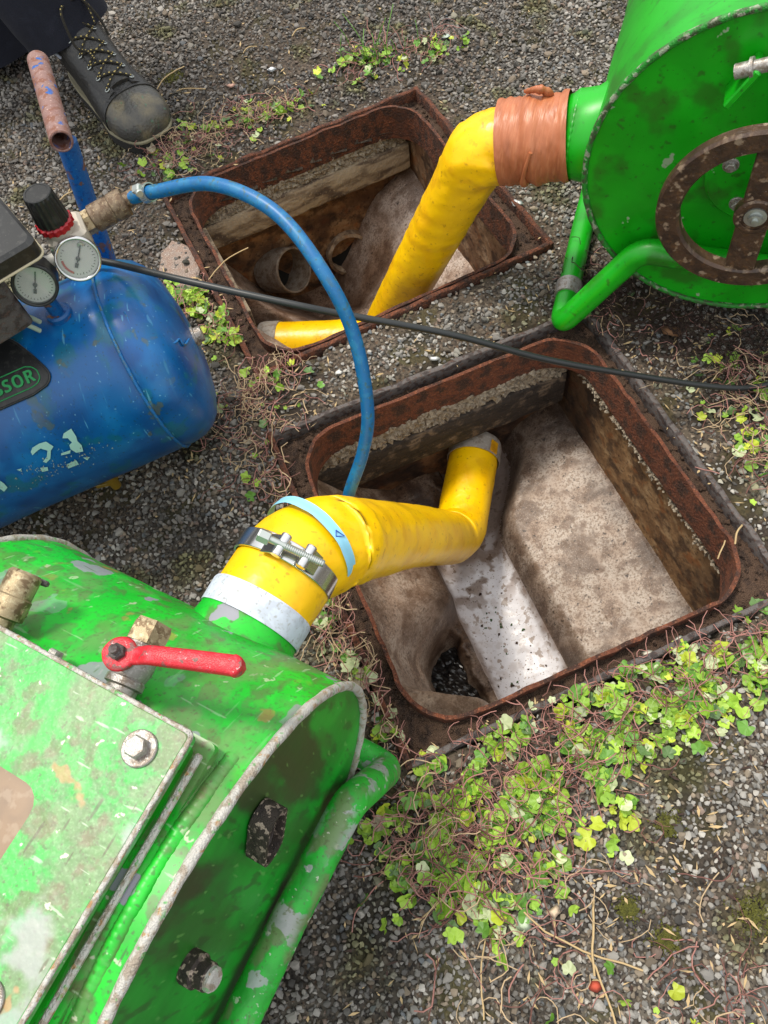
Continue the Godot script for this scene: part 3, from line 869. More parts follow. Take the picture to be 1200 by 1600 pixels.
	mb.lathe(along(Vector3(0, 1, 0), Vector3(0.1, 0.402, -0.0895)), [Vector2(0.0026, 0.006), Vector2(0.0026, 0.0105), Vector2(0, 0.0105)], 8)
	part("lever_nut", mb, M.dark_iron, lv)
	# hose coupling
	vx = along(Vector3(0.97, 0.12, -0.1), Vector3(0.074, 0.371, -0.186))
	mb = MB.new()
	mb.lathe(vx, [Vector2(0, 0), Vector2(0.008, 0), Vector2(0.008, 0.014), Vector2(0.0115, 0.015), Vector2(0.0115, 0.028), Vector2(0.0105, 0.029), Vector2(0.0105, 0.043), Vector2(0.009, 0.045), Vector2(0.0055, 0.045), Vector2(0.005, 0.03), Vector2(0, 0.03)], 28)
	for k in 8:
		var a := TAU * k / 8
		mb.lathe(along(vx.basis * Vector3(cos(a), 0, sin(a)), vx * Vector3(0.0102 * cos(a), 0.021, 0.0102 * sin(a))), [Vector2(0.002, 0), Vector2(0.002, 0.0016), Vector2(0, 0.0018)], 10)
	var cp := part("hose_coupling", mb, M.brass, t)
	mb = MB.new()
	mb.box(Transform3D(vx.basis, vx * Vector3(0.0, 0.043, -0.011)), Vector3(0.02, 0.004, 0.005), 0.001)
	mb.lathe(along(Vector3.UP, vx * Vector3(0, 0.04, -0.009)), [Vector2(0.0035, 0), Vector2(0.0035, 0.006), Vector2(0, 0.007)], 10)
	part("coupling_latch", mb, M.dark_iron, cp)
	bolt(t, Vector3(0.08, 0.371, -0.143), Vector3(1, 0.1, 0), 0.005, 0.007, M.old_steel)
	# lugs on the end plate
	lug(t, Vector3(0.054, 0.288, -0.004), 0.0115, 0.024, 0.014)
	mb = MB.new()
	mb.lathe(along(Vector3(0.1, 0.25, 1.0), Vector3(-0.032, 0.276, -0.004)), [Vector2(0.0105, 0.0), Vector2(0.0105, 0.008), Vector2(0.0085, 0.0095), Vector2(0.0085, 0.016), Vector2(0.007, 0.0172), Vector2(0, 0.0172)], 22)
	var stub := part("plate_stub", mb, M.dark_rusty, t)
	mb = MB.new()
	mb.lathe(along(Vector3(0.1, 0.25, 1.0), Vector3(-0.032, 0.276, -0.004)), [Vector2(0.0074, 0.0168), Vector2(0.0074, 0.0195), Vector2(0.006, 0.021), Vector2(0, 0.021)], 22)
	part("stub_end", mb, M.bare_rim, stub)

func lever(mb: MB, a: Vector3, b: Vector3) -> void:
	var d := (b - a).normalized()
	var w := Vector3.UP.cross(d).normalized()
	var rings := []
	var L := (b - a).length()
	var n := 110
	for i in n + 1:
		var s := lerpf(-0.0095, L, float(i) / n)
		var hw: float
		if s < 0.009:
			hw = sqrt(maxf(0.0096 * 0.0096 - s * s, 0.0)) + 0.0004
			hw = maxf(hw, 0.0052 if s > 0.0 else 0.0004)
		else:
			hw = lerpf(0.0052, 0.0058, clampf((s - 0.009) / L, 0, 1))
		if s > L - 0.0058:
			hw = sqrt(maxf(0.0058 * 0.0058 - pow(s - L + 0.0058, 2), 0.0)) + 0.0004
		var lift := 0.005 * sstep(0.008, 0.02, s) - 0.002 * sstep(0.04, 0.08, s)
		var th := lerpf(0.003, 0.0048, sstep(0.01, 0.03, s))
		var ring := PackedVector3Array()
		for k in 12:
			var an := TAU * k / 12
			var x := signf(cos(an)) * pow(absf(cos(an)), 0.5) * hw
			var y := signf(sin(an)) * pow(absf(sin(an)), 0.6) * th
			ring.append(a + d * s + w * -x + Vector3.UP * (y + lift))
		rings.append(ring)
	mb.loft(rings)
	mb.cap(rings[0], false); mb.cap(rings[n], true)

func lug(t: Node3D, p: Vector3, hx: float, hy: float, dep: float) -> void:
	var xf := Transform3D(Basis(Vector3.BACK, -0.55) * Basis(Vector3.RIGHT, Vector3.BACK, Vector3.DOWN), p)
	var mb := MB.new()
	mb.band(xf, rr(hx, hy, hx * 0.92, 6), rr(hx - 0.0028, hy - 0.0028, hx * 0.7, 6), 0.0, dep)
	var o := part("slotted_lug", mb, M.dark_rusty, t)
	mb = MB.new()
	mb.prism(xf, rr(hx - 0.0026, hy - 0.0026, hx * 0.7, 6), 0.0, dep * 0.55, 0.0005)
	part("lug_core", mb, M.dark_iron, o)

func far_drum() -> void:
	var yc := 0.226; var r := 0.176
	var t := drum("green lining drum on the right with brown crank wheel on its round end plate", Vector3(0.441, 0, -0.574), -0.483, r, yc, 0.3, -1.0, Vector2(0.212, -0.062), M.clean_green, M.weld_rim, 0.0145, M.clean_green, 0.0032, Vector2(0.172, 0.036), M.clean_green)
	var ax := Transform3D(Basis(Vector3.RIGHT, Vector3.BACK, Vector3.DOWN), Vector3(-0.003, 0.233, 0))
	var mb := MB.new()
	mb.lathe(ax, [Vector2(0.052, -0.006), Vector2(0.052, -0.001), Vector2(0.05, 0.001), Vector2(0.0, 0.001)], 56)
	part("bearing_flange", mb, M.clean_green, t)
	for k in 4:
		var a := PI * 0.5 * k + 2.76
		bolt(t, Vector3(-0.003 + cos(a) * 0.034, 0.233 + sin(a) * 0.034, 0.001), Vector3.BACK, 0.0052, 0.008, M.old_steel)
	mb = MB.new()
	mb.lathe(ax, [Vector2(0.009, 0.0), Vector2(0.009, 0.052), Vector2(0, 0.052)], 20)
	part("shaft", mb, M.old_steel, t)
	# crank wheel
	mb = MB.new()
	mb.lathe(ax, [Vector2(0.07, 0.04), Vector2(0.09, 0.04), Vector2(0.093, 0.043), Vector2(0.093, 0.052), Vector2(0.0905, 0.055), Vector2(0.0725, 0.055), Vector2(0.07, 0.052), Vector2(0.07, 0.04)], 72)
	var w := part("crank_wheel", mb, M.wheel_brown, t)
	mb = MB.new()
	mb.box(ax * Transform3D(Basis(Vector3.UP, 0.07), Vector3(0, 0.0485, 0)), Vector3(0.029, 0.009, 0.146), 0.001)
	part("wheel_bar", mb, M.wheel_brown, w)
	mb = MB.new()
	mb.lathe(ax, [Vector2(0.02, 0.045), Vector2(0.02, 0.055), Vector2(0.018, 0.0565), Vector2(0.0145, 0.0565), Vector2(0.0145, 0.054), Vector2(0, 0.054)], 40)
	part("wheel_hub", mb, M.wheel_brown, w)
	mb = MB.new()
	mb.lathe(ax, [Vector2(0.0105, 0.054), Vector2(0.0105, 0.0558), Vector2(0.007, 0.0565), Vector2(0.0065, 0.0605), Vector2(0.0035, 0.061), Vector2(0.0035, 0.064), Vector2(0.0, 0.0645)], 26)
	part("hub_nut", mb, M.zinc, w)
	mb = MB.new()
	mb.lathe(along(Vector3.BACK, Vector3(0.003, 0.314, 0.0535)), [Vector2(0.0085, 0), Vector2(0.0085, 0.004), Vector2(0.0055, 0.004), Vector2(0.0055, 0.001)], 22)
	part("handle_socket", mb, M.wheel_brown, w)
	# bracket with a bolt near the top of the plate
	mb = MB.new()
	mb.box(Transform3D(Basis(Vector3.BACK, -0.45), Vector3(-0.05, 0.338, 0.01)), Vector3(0.007, 0.04, 0.03), 0.0015)
	var b := part("tab_bracket", mb, M.clean_green, t)
	mb = MB.new()
	mb.lathe(along(Vector3(1, 0.45, 0.1), Vector3(-0.052, 0.352, 0.016)), [Vector2(0.0, -0.008), Vector2(0.0065, -0.008), Vector2(0.0065, 0.004), Vector2(0.009, 0.0045), Vector2(0.009, 0.0075), Vector2(0.006, 0.008), Vector2(0.006, 0.03), Vector2(0, 0.03)], 20)
	part("bracket_bolt", mb, M.old_steel, b)

# ---------------------------------------------------------------- hoses
func hose_wob(amp: float):
	return func(_i: int, a: float, p: Vector3) -> float:
		return amp * (n3(p, 18.0) + 0.5 * n3(p, 45.0)) + amp * 0.5 * sin(2 * a + p.x * 9)

func lining_hoses() -> void:
	# local frame of the near drum in the world
	var D := Transform3D(Basis(Vector3.UP, 0.909), Vector3(-0.150, 0, -0.022))
	var t := thing("lining_hose", "yellow lining hose clamped to the near drum and bent down into the near chamber", "hose", Vector3(-0.03, 0, -0.25), 0.0, "yellow lining hoses")
	var a := D * Vector3(0.183, 0.225, -0.105)
	var b := D * Vector3(0.280, 0.194, -0.089)
	var c := Vector3(0.102, -0.192, -0.462)
	var e := Vector3(0.151, -0.2, -0.585)
	var mb := MB.new()
	var p1 := fillet([a, D * Vector3(0.245, 0.222, -0.103), b], 0.01, 4, 0.006)
	p1.pop_back()
	p1 += fillet([p1[-3], b, b.lerp(c, 0.5), c + Vector3(-0.022, 0.03, 0.02)], 0.022, 6, 0.008).slice(2)
	p1 += fillet([c + Vector3(-0.018, 0.02, 0.016), c + Vector3(-0.004, 0.0, 0.0), c + Vector3(0.006, -0.003, -0.02), e], 0.02, 5, 0.008)
	var rad := []
	for i in p1.size():
		var k := float(i) / p1.size()
		var d1: float = p1[i].distance_to(b)
		var d2: float = p1[i].distance_to(c)
		rad.append(lerpf(0.0422, 0.0365, sstep(0.12, 0.5, k)) + 0.001 * exp(-pow(d1 / 0.025, 2.0)) + 0.001 * exp(-pow(d2 / 0.02, 2.0)))
	var crease := func(i: int, an: float, p: Vector3) -> float:
		var q := p
		var w := 0.0011 * n3(q, 22.0) + 0.0005 * n3(q, 60.0)
		var near_b := exp(-pow((q.distance_to(b) - 0.03) / 0.03, 2.0))
		return w + 0.0034 * near_b * (0.5 - absf(n3(q, 24.0)) * 2.0) * 0.6 + 0.002 * near_b * n3(q, 34.0)
	mb.tube(p1, rad, 48, true, crease)
	wpart("hose_body", mb, M.yellow, t)
	mb = MB.new()
	var ax := D * along(Vector3.RIGHT, Vector3(0, 0.225, -0.105))
	var axb := D * along(Vector3(1.0, -0.35, 0.18), Vector3(0.258, 0.2175, -0.100)) * T(Vector3(0, -0.258, 0))
	var w2 := func(an: float, p: Vector2) -> float: return 0.0007 * n3(Vector3(cos(an), sin(an), p.y * 30), 2.5)
	mb.lathe(ax, [Vector2(0.0425, 0.176), Vector2(0.0438, 0.176), Vector2(0.044, 0.18), Vector2(0.0442, 0.196), Vector2(0.0436, 0.198), Vector2(0.042, 0.198)], 56, false, w2)
	wpart("white_cuff", mb, M.white_cuff, t)
	mb = MB.new()
	var bp := []
	for k in 7:
		bp.append(Vector2(0.0444 + 0.0003 * sin(k), 0.2575 + 0.0017 * k))
	var slant := func(an: float, p: Vector2) -> float: return 0.0012 * n3(Vector3(cos(an), sin(an), p.y * 30), 1.6) + 0.0008
	mb.lathe(axb, bp, 56, true, slant)
	wpart("blue_band", mb, M.band_blue, t)
	mb = MB.new()
	var pt := Vector3(0.0, 0.0, 0.0)
	var ring := []
	for q in [Vector2(0.2595, 0.9), Vector2(0.2665, 0.8), Vector2(0.263, 0.98), Vector2(0.2595, 0.9)]:
		ring.append(axb * Vector3(0.0458 * cos(q.y * 1.0), q.x, 0.0458 * sin(q.y)))
	mb.tube(ring, 0.0005, 5)
	wpart("pen_mark", mb, M.ink_blue, t)
	mb = MB.new()
	var ex := along(e - c, e)
	mb.lathe(ex, [Vector2(0.0385, -0.012), Vector2(0.0395, -0.012), Vector2(0.0395, 0.014), Vector2(0.038, 0.02), Vector2(0.034, 0.02)], 44)
	wpart("grey_collar", mb, M.grey_collar, t)
	mb = MB.new()
	mb.box(ex * Transform3D(Basis(Vector3.UP, -0.75), Vector3(0.0395 * cos(0.75), 0.0, 0.0395 * sin(0.75))), Vector3(0.003, 0.02, 0.014), 0.001)
	wpart("collar_tape", mb, M.soiled_yellow, t)
	# T bolt clamp round the cuff
	var cl := thing("hose_clamp", "shiny steel bolt clamp round the yellow hose beside the near drum", "hose clamp", D * Vector3(0.234, 0.2245, -0.1045), 0.909)
	var la := along(Vector3.RIGHT, Vector3.ZERO)
	mb = MB.new()
	mb.lathe(la, [Vector2(0.0425, -0.0085), Vector2(0.0442, -0.0085), Vector2(0.0446, -0.008), Vector2(0.0446, 0.008), Vector2(0.0442, 0.0085), Vector2(0.0425, 0.0085)], 64)
	part("clamp_band", mb, M.chrome, cl)
	# local: x along the hose, the bolt lies across the top; tangent direction runs towards +z
	var up := Vector3(0, 0.93, 0.37).normalized()
	var tg := Vector3(0.1, -0.37, 0.93).normalized()
	for sgn in [-1.0, 1.0]:
		var base: Vector3 = up * 0.0455 + tg * sgn * 0.0105
		mb = MB.new()
		mb.lathe(along(Vector3.RIGHT, base + up * 0.006), [Vector2(0.0, -0.0095), Vector2(0.004, -0.0095), Vector2(0.0044, -0.0088), Vector2(0.0044, 0.0088), Vector2(0.004, 0.0095), Vector2(0.0, 0.0095)], 20)
		var bb := Basis(Vector3.RIGHT, (up * 0.8 - tg * sgn * 0.6).normalized(), Vector3.RIGHT.cross((up * 0.8 - tg * sgn * 0.6).normalized()))
		mb.box(Transform3D(bb, base + tg * sgn * 0.0065 + up * 0.001), Vector3(0.017, 0.018, 0.0012), 0.0004)
		part("clamp_trunnion", mb, M.chrome, cl)
	mb = MB.new()
	var bx := along(tg, up * 0.0535)
	mb.lathe(bx, [Vector2(0.0, -0.026), Vector2(0.003, -0.026), Vector2(0.003, 0.024), Vector2(0.0024, 0.025), Vector2(0, 0.025)], 16)
	for k in 19:
		mb.lathe(bx, [Vector2(0.003, -0.008 + k * 0.00165), Vector2(0.0034, -0.0074 + k * 0.00165), Vector2(0.003, -0.0068 + k * 0.00165)], 12)
	var bt := part("clamp_bolt", mb, M.zinc, cl)
	mb = MB.new(); mb.flat()
	mb.lathe(bx, [Vector2(0.0, -0.030), Vector2(0.005, -0.030), Vector2(0.0056, -0.029), Vector2(0.0056, -0.021), Vector2(0.005, -0.0205), Vector2(0, -0.0205)], 6)
	part("bolt_head", mb, M.zinc, bt)

	# far hose
	D = Transform3D(Basis(Vector3.UP, -0.483), Vector3(0.441, 0, -0.574))
	var u := thing("lining_hose", "yellow lining hose taped to the right drum and running down into the far chamber", "hose", Vector3(0.2, 0, -0.75), 0.0, "yellow lining hoses")
	a = D * Vector3(-0.215, 0.21, -0.058)
	b = D * Vector3(-0.302, 0.186, -0.05)
	c = Vector3(0.05, -0.235, -0.868)
	e = Vector3(-0.118, -0.245, -0.917)
	mb = MB.new()
	var p2 := fillet([a, b, b.lerp(c, 0.5), c + Vector3(0.012, 0.02, 0.0)], 0.019, 7, 0.007)
	var rad2 := []
	for i in p2.size():
		var d1: float = p2[i].distance_to(b)
		rad2.append(lerpf(0.0405, 0.0362, sstep(0.08, 0.3, float(i) / p2.size())) + 0.002 * exp(-pow(d1 / 0.025, 2.0)))
	var crease2 := func(_i: int, _an: float, p: Vector3) -> float:
		var near_b := exp(-pow((p.distance_to(b) - 0.035) / 0.035, 2.0))
		return 0.001 * n3(p, 20.0) + 0.0005 * n3(p, 60.0) + 0.0022 * near_b * (0.5 - absf(n3(p, 24.0)) * 2.0) + 0.002 * near_b * n3(p, 32.0) + 0.0005 * sin(p.y * 260.0) * sstep(0.0, 0.05, p.y) * sstep(0.13, 0.08, p.y)
	mb.tube(p2, rad2, 48, true, crease2)
	wpart("hose_body", mb, M.yellow, u)
	mb = MB.new()
	mb.tube(fillet([c + Vector3(0.02, 0.01, 0.006), c.lerp(e, 0.5), e], 0.02, 4, 0.008), 0.037, 40, true, hose_wob(0.0008))
	wpart("hose_tail", mb, M.yellow, u)
	mb = MB.new()
	ex = along(e - c, e)
	mb.lathe(ex, [Vector2(0.037, -0.004), Vector2(0.0388, -0.004), Vector2(0.0388, 0.022), Vector2(0.037, 0.03), Vector2(0.033, 0.03)], 40)
	wpart("grey_collar", mb, M.grey_collar, u)
	# brown tape
	var tp := thing("tape_wrap", "wrinkled brown tape wound round the hose where it joins the right drum", "tape", D * Vector3(-0.24, 0.2045, -0.0555), -0.483)
	mb = MB.new()
	var tprof := []
	for k in 25:
		var yy := -0.04 + 0.078 * k / 24.0
		tprof.append(Vector2(0.0452 + 0.0012 * sin(k * 1.3) * sin(k * 0.7) + (0.0015 if k < 3 else 0.0), yy))
	var wr := func(an: float, p: Vector2) -> float:
		return 0.0016 * n3(Vector3(cos(an) * 0.6, sin(an) * 0.6, p.y * 60 + an * 0.7), 1.8) + 0.003 * exp(-pow((p.y + 0.002 + 0.004 * sin(an)) / 0.006, 2.0)) + 0.0007 * n3(Vector3(cos(an), sin(an), p.y * 160), 3.0)
	mb.lathe(along(Vector3(-1.0, -0.17, 0.09)), tprof, 72, true, wr)
	part("tape_body", mb, M.brown_tape, tp)
	mb = MB.new()
	var tail := smooth([Vector3(0.0, -0.036, 0.028), Vector3(-0.002, -0.02, 0.044), Vector3(0.0, 0.0, 0.049), Vector3(0.004, 0.02, 0.046)], 6)
	var tr := []
	for i in tail.size():
		tr.append(0.0022 + 0.0028 * exp(-pow((i - 4) / 3.0, 2.0)))
	mb.tube(tail, tr, 10)
	part("tape_fold", mb, M.brown_tape, tp)
	mb = MB.new()
	mb.tube(smooth([Vector3(0.012, 0.04, -0.018), Vector3(0.006, 0.051, -0.013), Vector3(-0.004, 0.054, -0.01), Vector3(-0.016, 0.047, -0.014)], 6), [0.002, 0.003, 0.004, 0.005, 0.006, 0.006, 0.006, 0.005, 0.005, 0.006, 0.006, 0.005, 0.005, 0.004, 0.004, 0.003, 0.003, 0.002, 0.002], 8, true, hose_wob(0.002))
	part("tape_end", mb, M.brown_tape, tp)

func air_line() -> void:
	var t := thing("air_hose", "thin blue rubber air hose arching from the compressor down behind the yellow hose", "hose", Vector3(-0.166, 0.0, -0.6))
	var pts := smooth([Vector3(-0.172, 0.322, -0.6265), Vector3(-0.160, 0.326, -0.6235), Vector3(-0.140, 0.335, -0.612), Vector3(-0.085, 0.353, -0.582), Vector3(-0.036, 0.352, -0.532), Vector3(-0.006, 0.326, -0.475), Vector3(0.007, 0.278, -0.444), Vector3(0.005, 0.22, -0.41), Vector3(-0.008, 0.175, -0.394), Vector3(-0.034, 0.12, -0.375), Vector3(-0.034, 0.06, -0.372), Vector3(-0.03, 0.02, -0.368), Vector3(-0.015, 0.0095, -0.36), Vector3(0.0, 0.0095, -0.352)], 10)
	var mb := MB.new()
	mb.tube(pts, 0.0062, 18)
	wpart("hose_body", mb, M.hose_blue, t)
	# its worm clip
	var c := thing("hose_clip", "small zinc worm clip on the blue air hose end by the brass coupling", "hose clip", Vector3(-0.150, 0.3305, -0.6185))
	var d := Vector3(0.022, 0.013, 0.013).normalized()
	mb = MB.new()
	var xf := along(d)
	mb.lathe(xf, [Vector2(0.0074, -0.0042), Vector2(0.0084, -0.0042), Vector2(0.0086, -0.0036), Vector2(0.0086, 0.0036), Vector2(0.0084, 0.0042), Vector2(0.0074, 0.0042)], 32)
	for k in 9:
		var a := -0.2 + k * 0.2
		mb.box(xf * Transform3D(Basis(Vector3.UP, -a), Vector3(cos(a) * 0.0087, 0, sin(a) * 0.0087)), Vector3(0.0008, 0.006, 0.0008), 0.0002)
	part("clip_band", mb, M.zinc, c)
	mb = MB.new()
	var sp := xf * Vector3(0.0062, 0, 0.0095)
	mb.box(Transform3D(xf.basis * Basis(Vector3.UP, -1.0), sp), Vector3(0.006, 0.0095, 0.008), 0.0012)
	mb.lathe(along(Vector3(0.3, 0.2, 0.9), sp + Vector3(0.001, -0.001, 0.003)), [Vector2(0.0, -0.002), Vector2(0.0038, -0.002), Vector2(0.0038, 0.004), Vector2(0.003, 0.005), Vector2(0, 0.005)], 14)
	part("clip_screw", mb, M.zinc, c)
	# power cable
	var k := thing("power_cable", "black power cable sagging across both open chambers to the right", "cable", Vector3(-0.2, 0.0, -0.6))
	mb = MB.new()
	mb.tube(smooth([Vector3(-0.33, 0.28, -0.62), Vector3(-0.27, 0.272, -0.632), Vector3(-0.223, 0.264, -0.622), Vector3(-0.133, 0.268, -0.563), Vector3(-0.019, 0.25, -0.512), Vector3(0.098, 0.205, -0.489), Vector3(0.2, 0.142, -0.48), Vector3(0.312, 0.08, -0.476), Vector3(0.412, 0.03, -0.472), Vector3(0.47, 0.008, -0.474), Vector3(0.54, 0.0045, -0.48), Vector3(0.7, 0.0045, -0.47), Vector3(0.95, 0.0045, -0.52)], 10), 0.0035, 12)
	wpart("cable_sheath", mb, M.cable_black, k)

# ---------------------------------------------------------------- compressor
func gauge(t: Node3D, at: Vector3, n: Vector3, r: float, dep: float, case_mat: Material, bez: Material, needle: float, red: bool) -> void:
	var xf := along(n, at, Vector3(0.12, 1, 0))
	var mb := MB.new()
	mb.lathe(xf, [Vector2(0.0, -dep), Vector2(r * 0.8, -dep), Vector2(r * 0.93, -dep + 0.003), Vector2(r * 0.93, -0.007), Vector2(r, -0.0065), Vector2(r * 1.01, -0.004), Vector2(r, 0.0), Vector2(r * 0.93, 0.001), Vector2(r * 0.87, -0.001), Vector2(r * 0.86, -0.004)], 48)
	var g := part("pressure_gauge", mb, case_mat, t)
	mb = MB.new()
	mb.lathe(xf, [Vector2(r * 1.0, -0.0055), Vector2(r * 1.025, -0.004), Vector2(r * 1.015, 0.0003), Vector2(r * 0.94, 0.0014), Vector2(r * 0.88, 0.0)], 48, true)
	part("bezel", mb, bez, g)
	mb = MB.new()
	mb.lathe(xf, [Vector2(r * 0.88, -0.004), Vector2(0.0, -0.004)], 40)
	part("dial", mb, M.dial_white, g)
	mb = MB.new()
	for k in 25:
		var a := deg_to_rad(225.0 - 270.0 * k / 24.0)
		var l := r * (0.12 if k % 4 == 0 else 0.07)
		var q := Vector2(cos(a), sin(a)) * (r * 0.76 - l / 2)
		var b := Basis(Vector3.UP, -a + 0.0)
		mb.box(xf * Transform3D(Basis(Vector3.UP, a), Vector3(q.x, -0.0036, -q.y)), Vector3(l, 0.0004, r * 0.025), 0.0001)
	part("scale_marks", mb, M.ink_black, g)
	if red:
		mb = MB.new()
		for k in 6:
			var a := deg_to_rad(10.0 - 10.0 * k + 40.0)
			mb.box(xf * Transform3D(Basis(Vector3.UP, a), Vector3(cos(a) * r * 0.7, -0.0034, -sin(a) * r * 0.7)), Vector3(r * 0.1, 0.0004, r * 0.13), 0.0001)
		part("red_zone", mb, M.ink_red, g)
	mb = MB.new()
	var na := deg_to_rad(needle)
	mb.box(xf * Transform3D(Basis(Vector3.UP, na), Vector3(cos(na) * r * 0.22, -0.0028, -sin(na) * r * 0.22)), Vector3(r * 0.82, 0.0005, r * 0.06), 0.0001)
	mb.box(xf * Transform3D(Basis(Vector3.UP, na), Vector3(-cos(na) * r * 0.32, -0.0028, sin(na) * r * 0.32)), Vector3(r * 0.22, 0.0005, r * 0.14), 0.0001)
	mb.lathe(xf, [Vector2(r * 0.1, -0.0032), Vector2(r * 0.1, -0.0018), Vector2(0, -0.0015)], 14)
	part("needle", mb, M.ink_black, g)
	mb = MB.new()
	mb.lathe(xf, [Vector2(r * 0.88, -0.0012), Vector2(0.0, -0.0009)], 40)
	part("gauge_glass", mb, M.gauge_glass, g)

func compressor() -> void:
	var th := 1.756; var ti := 0.089
	var N := Vector3(sin(th) * cos(ti), sin(ti), cos(th) * cos(ti))
	var X := Vector3(cos(th), 0, -sin(th))
	var Y := N.cross(X)
	var base := Vector3(-0.2205, 0, -0.5855)
	var t := thing("air_compressor", "worn blue air compressor with gauges, black knob and round blue tank", "air compressor", base)
	var TK := Transform3D(Basis(X, Y, N), Vector3(0, 0.155, 0))
	var R := 0.105
	var ax := TK * Transform3D(Basis(Vector3.RIGHT, Vector3.BACK, Vector3.DOWN), Vector3.ZERO)
	var mb := MB.new()
	var dent := func(a: float, p: Vector2) -> float: return 0.0012 * n3(Vector3(cos(a), sin(a), p.y * 6), 1.6)
	var prof := [Vector2(0, -0.56), Vector2(0.06, -0.553), Vector2(0.09, -0.54), Vector2(R, -0.515)]
	for k in 20:
		prof.append(Vector2(R, -0.5 + 0.498 * k / 19.0))
	prof += [Vector2(R - 0.0012, 0.0), Vector2(R - 0.0002, 0.003), Vector2(R - 0.0003, 0.01), Vector2(R - 0.003, 0.023), Vector2(R - 0.009, 0.034), Vector2(R - 0.019, 0.043), Vector2(R - 0.034, 0.0495), Vector2(R - 0.06, 0.055), Vector2(0.02, 0.0575), Vector2(0.0, 0.058)]
	mb.lathe(ax, prof, 96, true, dent)
	part("tank", mb, M.tank_blue, t)
	mb = MB.new()
	var seam := []
	for k in 121:
		var a := TAU * k / 120
		seam.append(TK * Vector3(sin(a) * (R + 0.0002), cos(a) * (R + 0.0002), -0.0005))
	var lump := func(_i: int, _a: float, p: Vector3) -> float: return 0.0006 * n3(p, 70.0)
	mb.tube(seam, 0.0017, 8, false, lump)
	part("weld_seam", mb, M.seam_blue, t)
	# embossed plate outline on the dome
	mb = MB.new()
	var emb := []
	for q in [Vector3(-0.03, 0.098, 0.0), Vector3(-0.05, 0.088, 0.0), Vector3(-0.06, 0.072, 0.0), Vector3(-0.052, 0.056, 0.0), Vector3(-0.044, 0.05, 0), Vector3(-0.046, 0.042, 0), Vector3(-0.03, 0.03, 0.0)]:
		var rho := Vector2(q.x, q.y).length()
		var z := 0.058 - 0.058 * pow(rho / 0.113, 4.0) + 0.0005
		emb.append(TK * Vector3(q.x, q.y, z))
	mb.tube(smooth(emb, 5), 0.0013, 8)
	part("embossed_outline", mb, M.seam_blue, t)
	mb = MB.new()
	mb.lathe(TK * along(Vector3.BACK, Vector3(0.0, 0.0, 0.056)), [Vector2(0.011, 0), Vector2(0.011, 0.004), Vector2(0.0085, 0.005), Vector2(0.0085, 0.012), Vector2(0.0, 0.013)], 24)
	part("end_plug", mb, M.old_steel, t)
	# black name plate, curved on the flank
	var plate := func(ang: float, z: float, lift: float) -> Vector3:
		return TK * Vector3(sin(ang) * (R + lift), cos(ang) * (R + lift), z)
	mb = MB.new()
	var lo := PackedVector2Array([Vector2(1.0, -0.104), Vector2(-4.0, -0.096), Vector2(-10.0, -0.0875), Vector2(-20.0, -0.0775), Vector2(-28.0, -0.071), Vector2(-31.5, -0.0695), Vector2(-34.5, -0.0708), Vector2(-37.0, -0.077), Vector2(-38.2, -0.09), Vector2(-38.5, -0.13), Vector2(-38.5, -0.3), Vector2(1.0, -0.3)])
	var idx := Geometry2D.triangulate_polygon(lo)
	# slice finely so that it follows the tank
	var cols := 40; var rows := 24
	for j in rows:
		for i in cols:
			var f := func(ii: int, jj: int) -> Array:
				var an := lerpf(1.0, -38.5, float(jj) / rows)
				var zr := plate_edge(an)
				return [deg_to_rad(an), lerpf(-0.3, zr, float(ii) / cols)]
			var q00: Array = f.call(i, j); var q10: Array = f.call(i + 1, j); var q11: Array = f.call(i + 1, j + 1); var q01: Array = f.call(i, j + 1)
			mb.quad(plate.call(q00[0], q00[1], 0.002), plate.call(q01[0], q01[1], 0.002), plate.call(q11[0], q11[1], 0.002), plate.call(q10[0], q10[1], 0.002))
	# its edge
	mb.next()
	var er := []
	for j in rows + 1:
		var an := lerpf(1.0, -38.5, float(j) / rows)
		er.append(plate.call(deg_to_rad(an), plate_edge(an), 0.0014))
	for k in 12:
		er.append(plate.call(deg_to_rad(-38.5), lerpf(plate_edge(-38.5), -0.3, (k + 1) / 12.0), 0.0014))
	mb.tube(er, 0.0013, 6)
	var np := part("name_plate", mb, M.black_plastic, t)
	var letters := TextMesh.new()
	letters.text = "SSOR"
	var sf := SystemFont.new()
	sf.font_names = PackedStringArray(["Droid Sans"])
	sf.font_weight = 700
	letters.font = sf
	letters.font_size = 32
	letters.pixel_size = 0.017 / 32.0
	letters.depth = 0.0012
	letters.horizontal_alignment = HORIZONTAL_ALIGNMENT_RIGHT
	var aa := deg_to_rad(-29.6)
	var out := TK.basis * Vector3(sin(aa), cos(aa), 0)
	var lx := inst("lettering", letters, M.label_green, np)
	var upv := TK.basis * Vector3(cos(aa), -sin(aa), 0)
	lx.transform = Transform3D(Basis(N, upv, out), TK * Vector3(sin(aa) * (R + 0.003), cos(aa) * (R + 0.003), -0.0825))
	mb = MB.new()
	var fr := []
	for q in [Vector2(-24.5, -0.3), Vector2(-24.0, -0.088), Vector2(-25.5, -0.082), Vector2(-28.0, -0.0785), Vector2(-32.0, -0.0785), Vector2(-34.3, -0.083), Vector2(-35.0, -0.09), Vector2(-35.3, -0.3)]:
		fr.append(plate.call(deg_to_rad(q.x), q.y, 0.0026))
	mb.tube(fillet(fr, 0.002, 3, 0.01), 0.0006, 6)
	part("plate_border", mb, M.label_green, np)
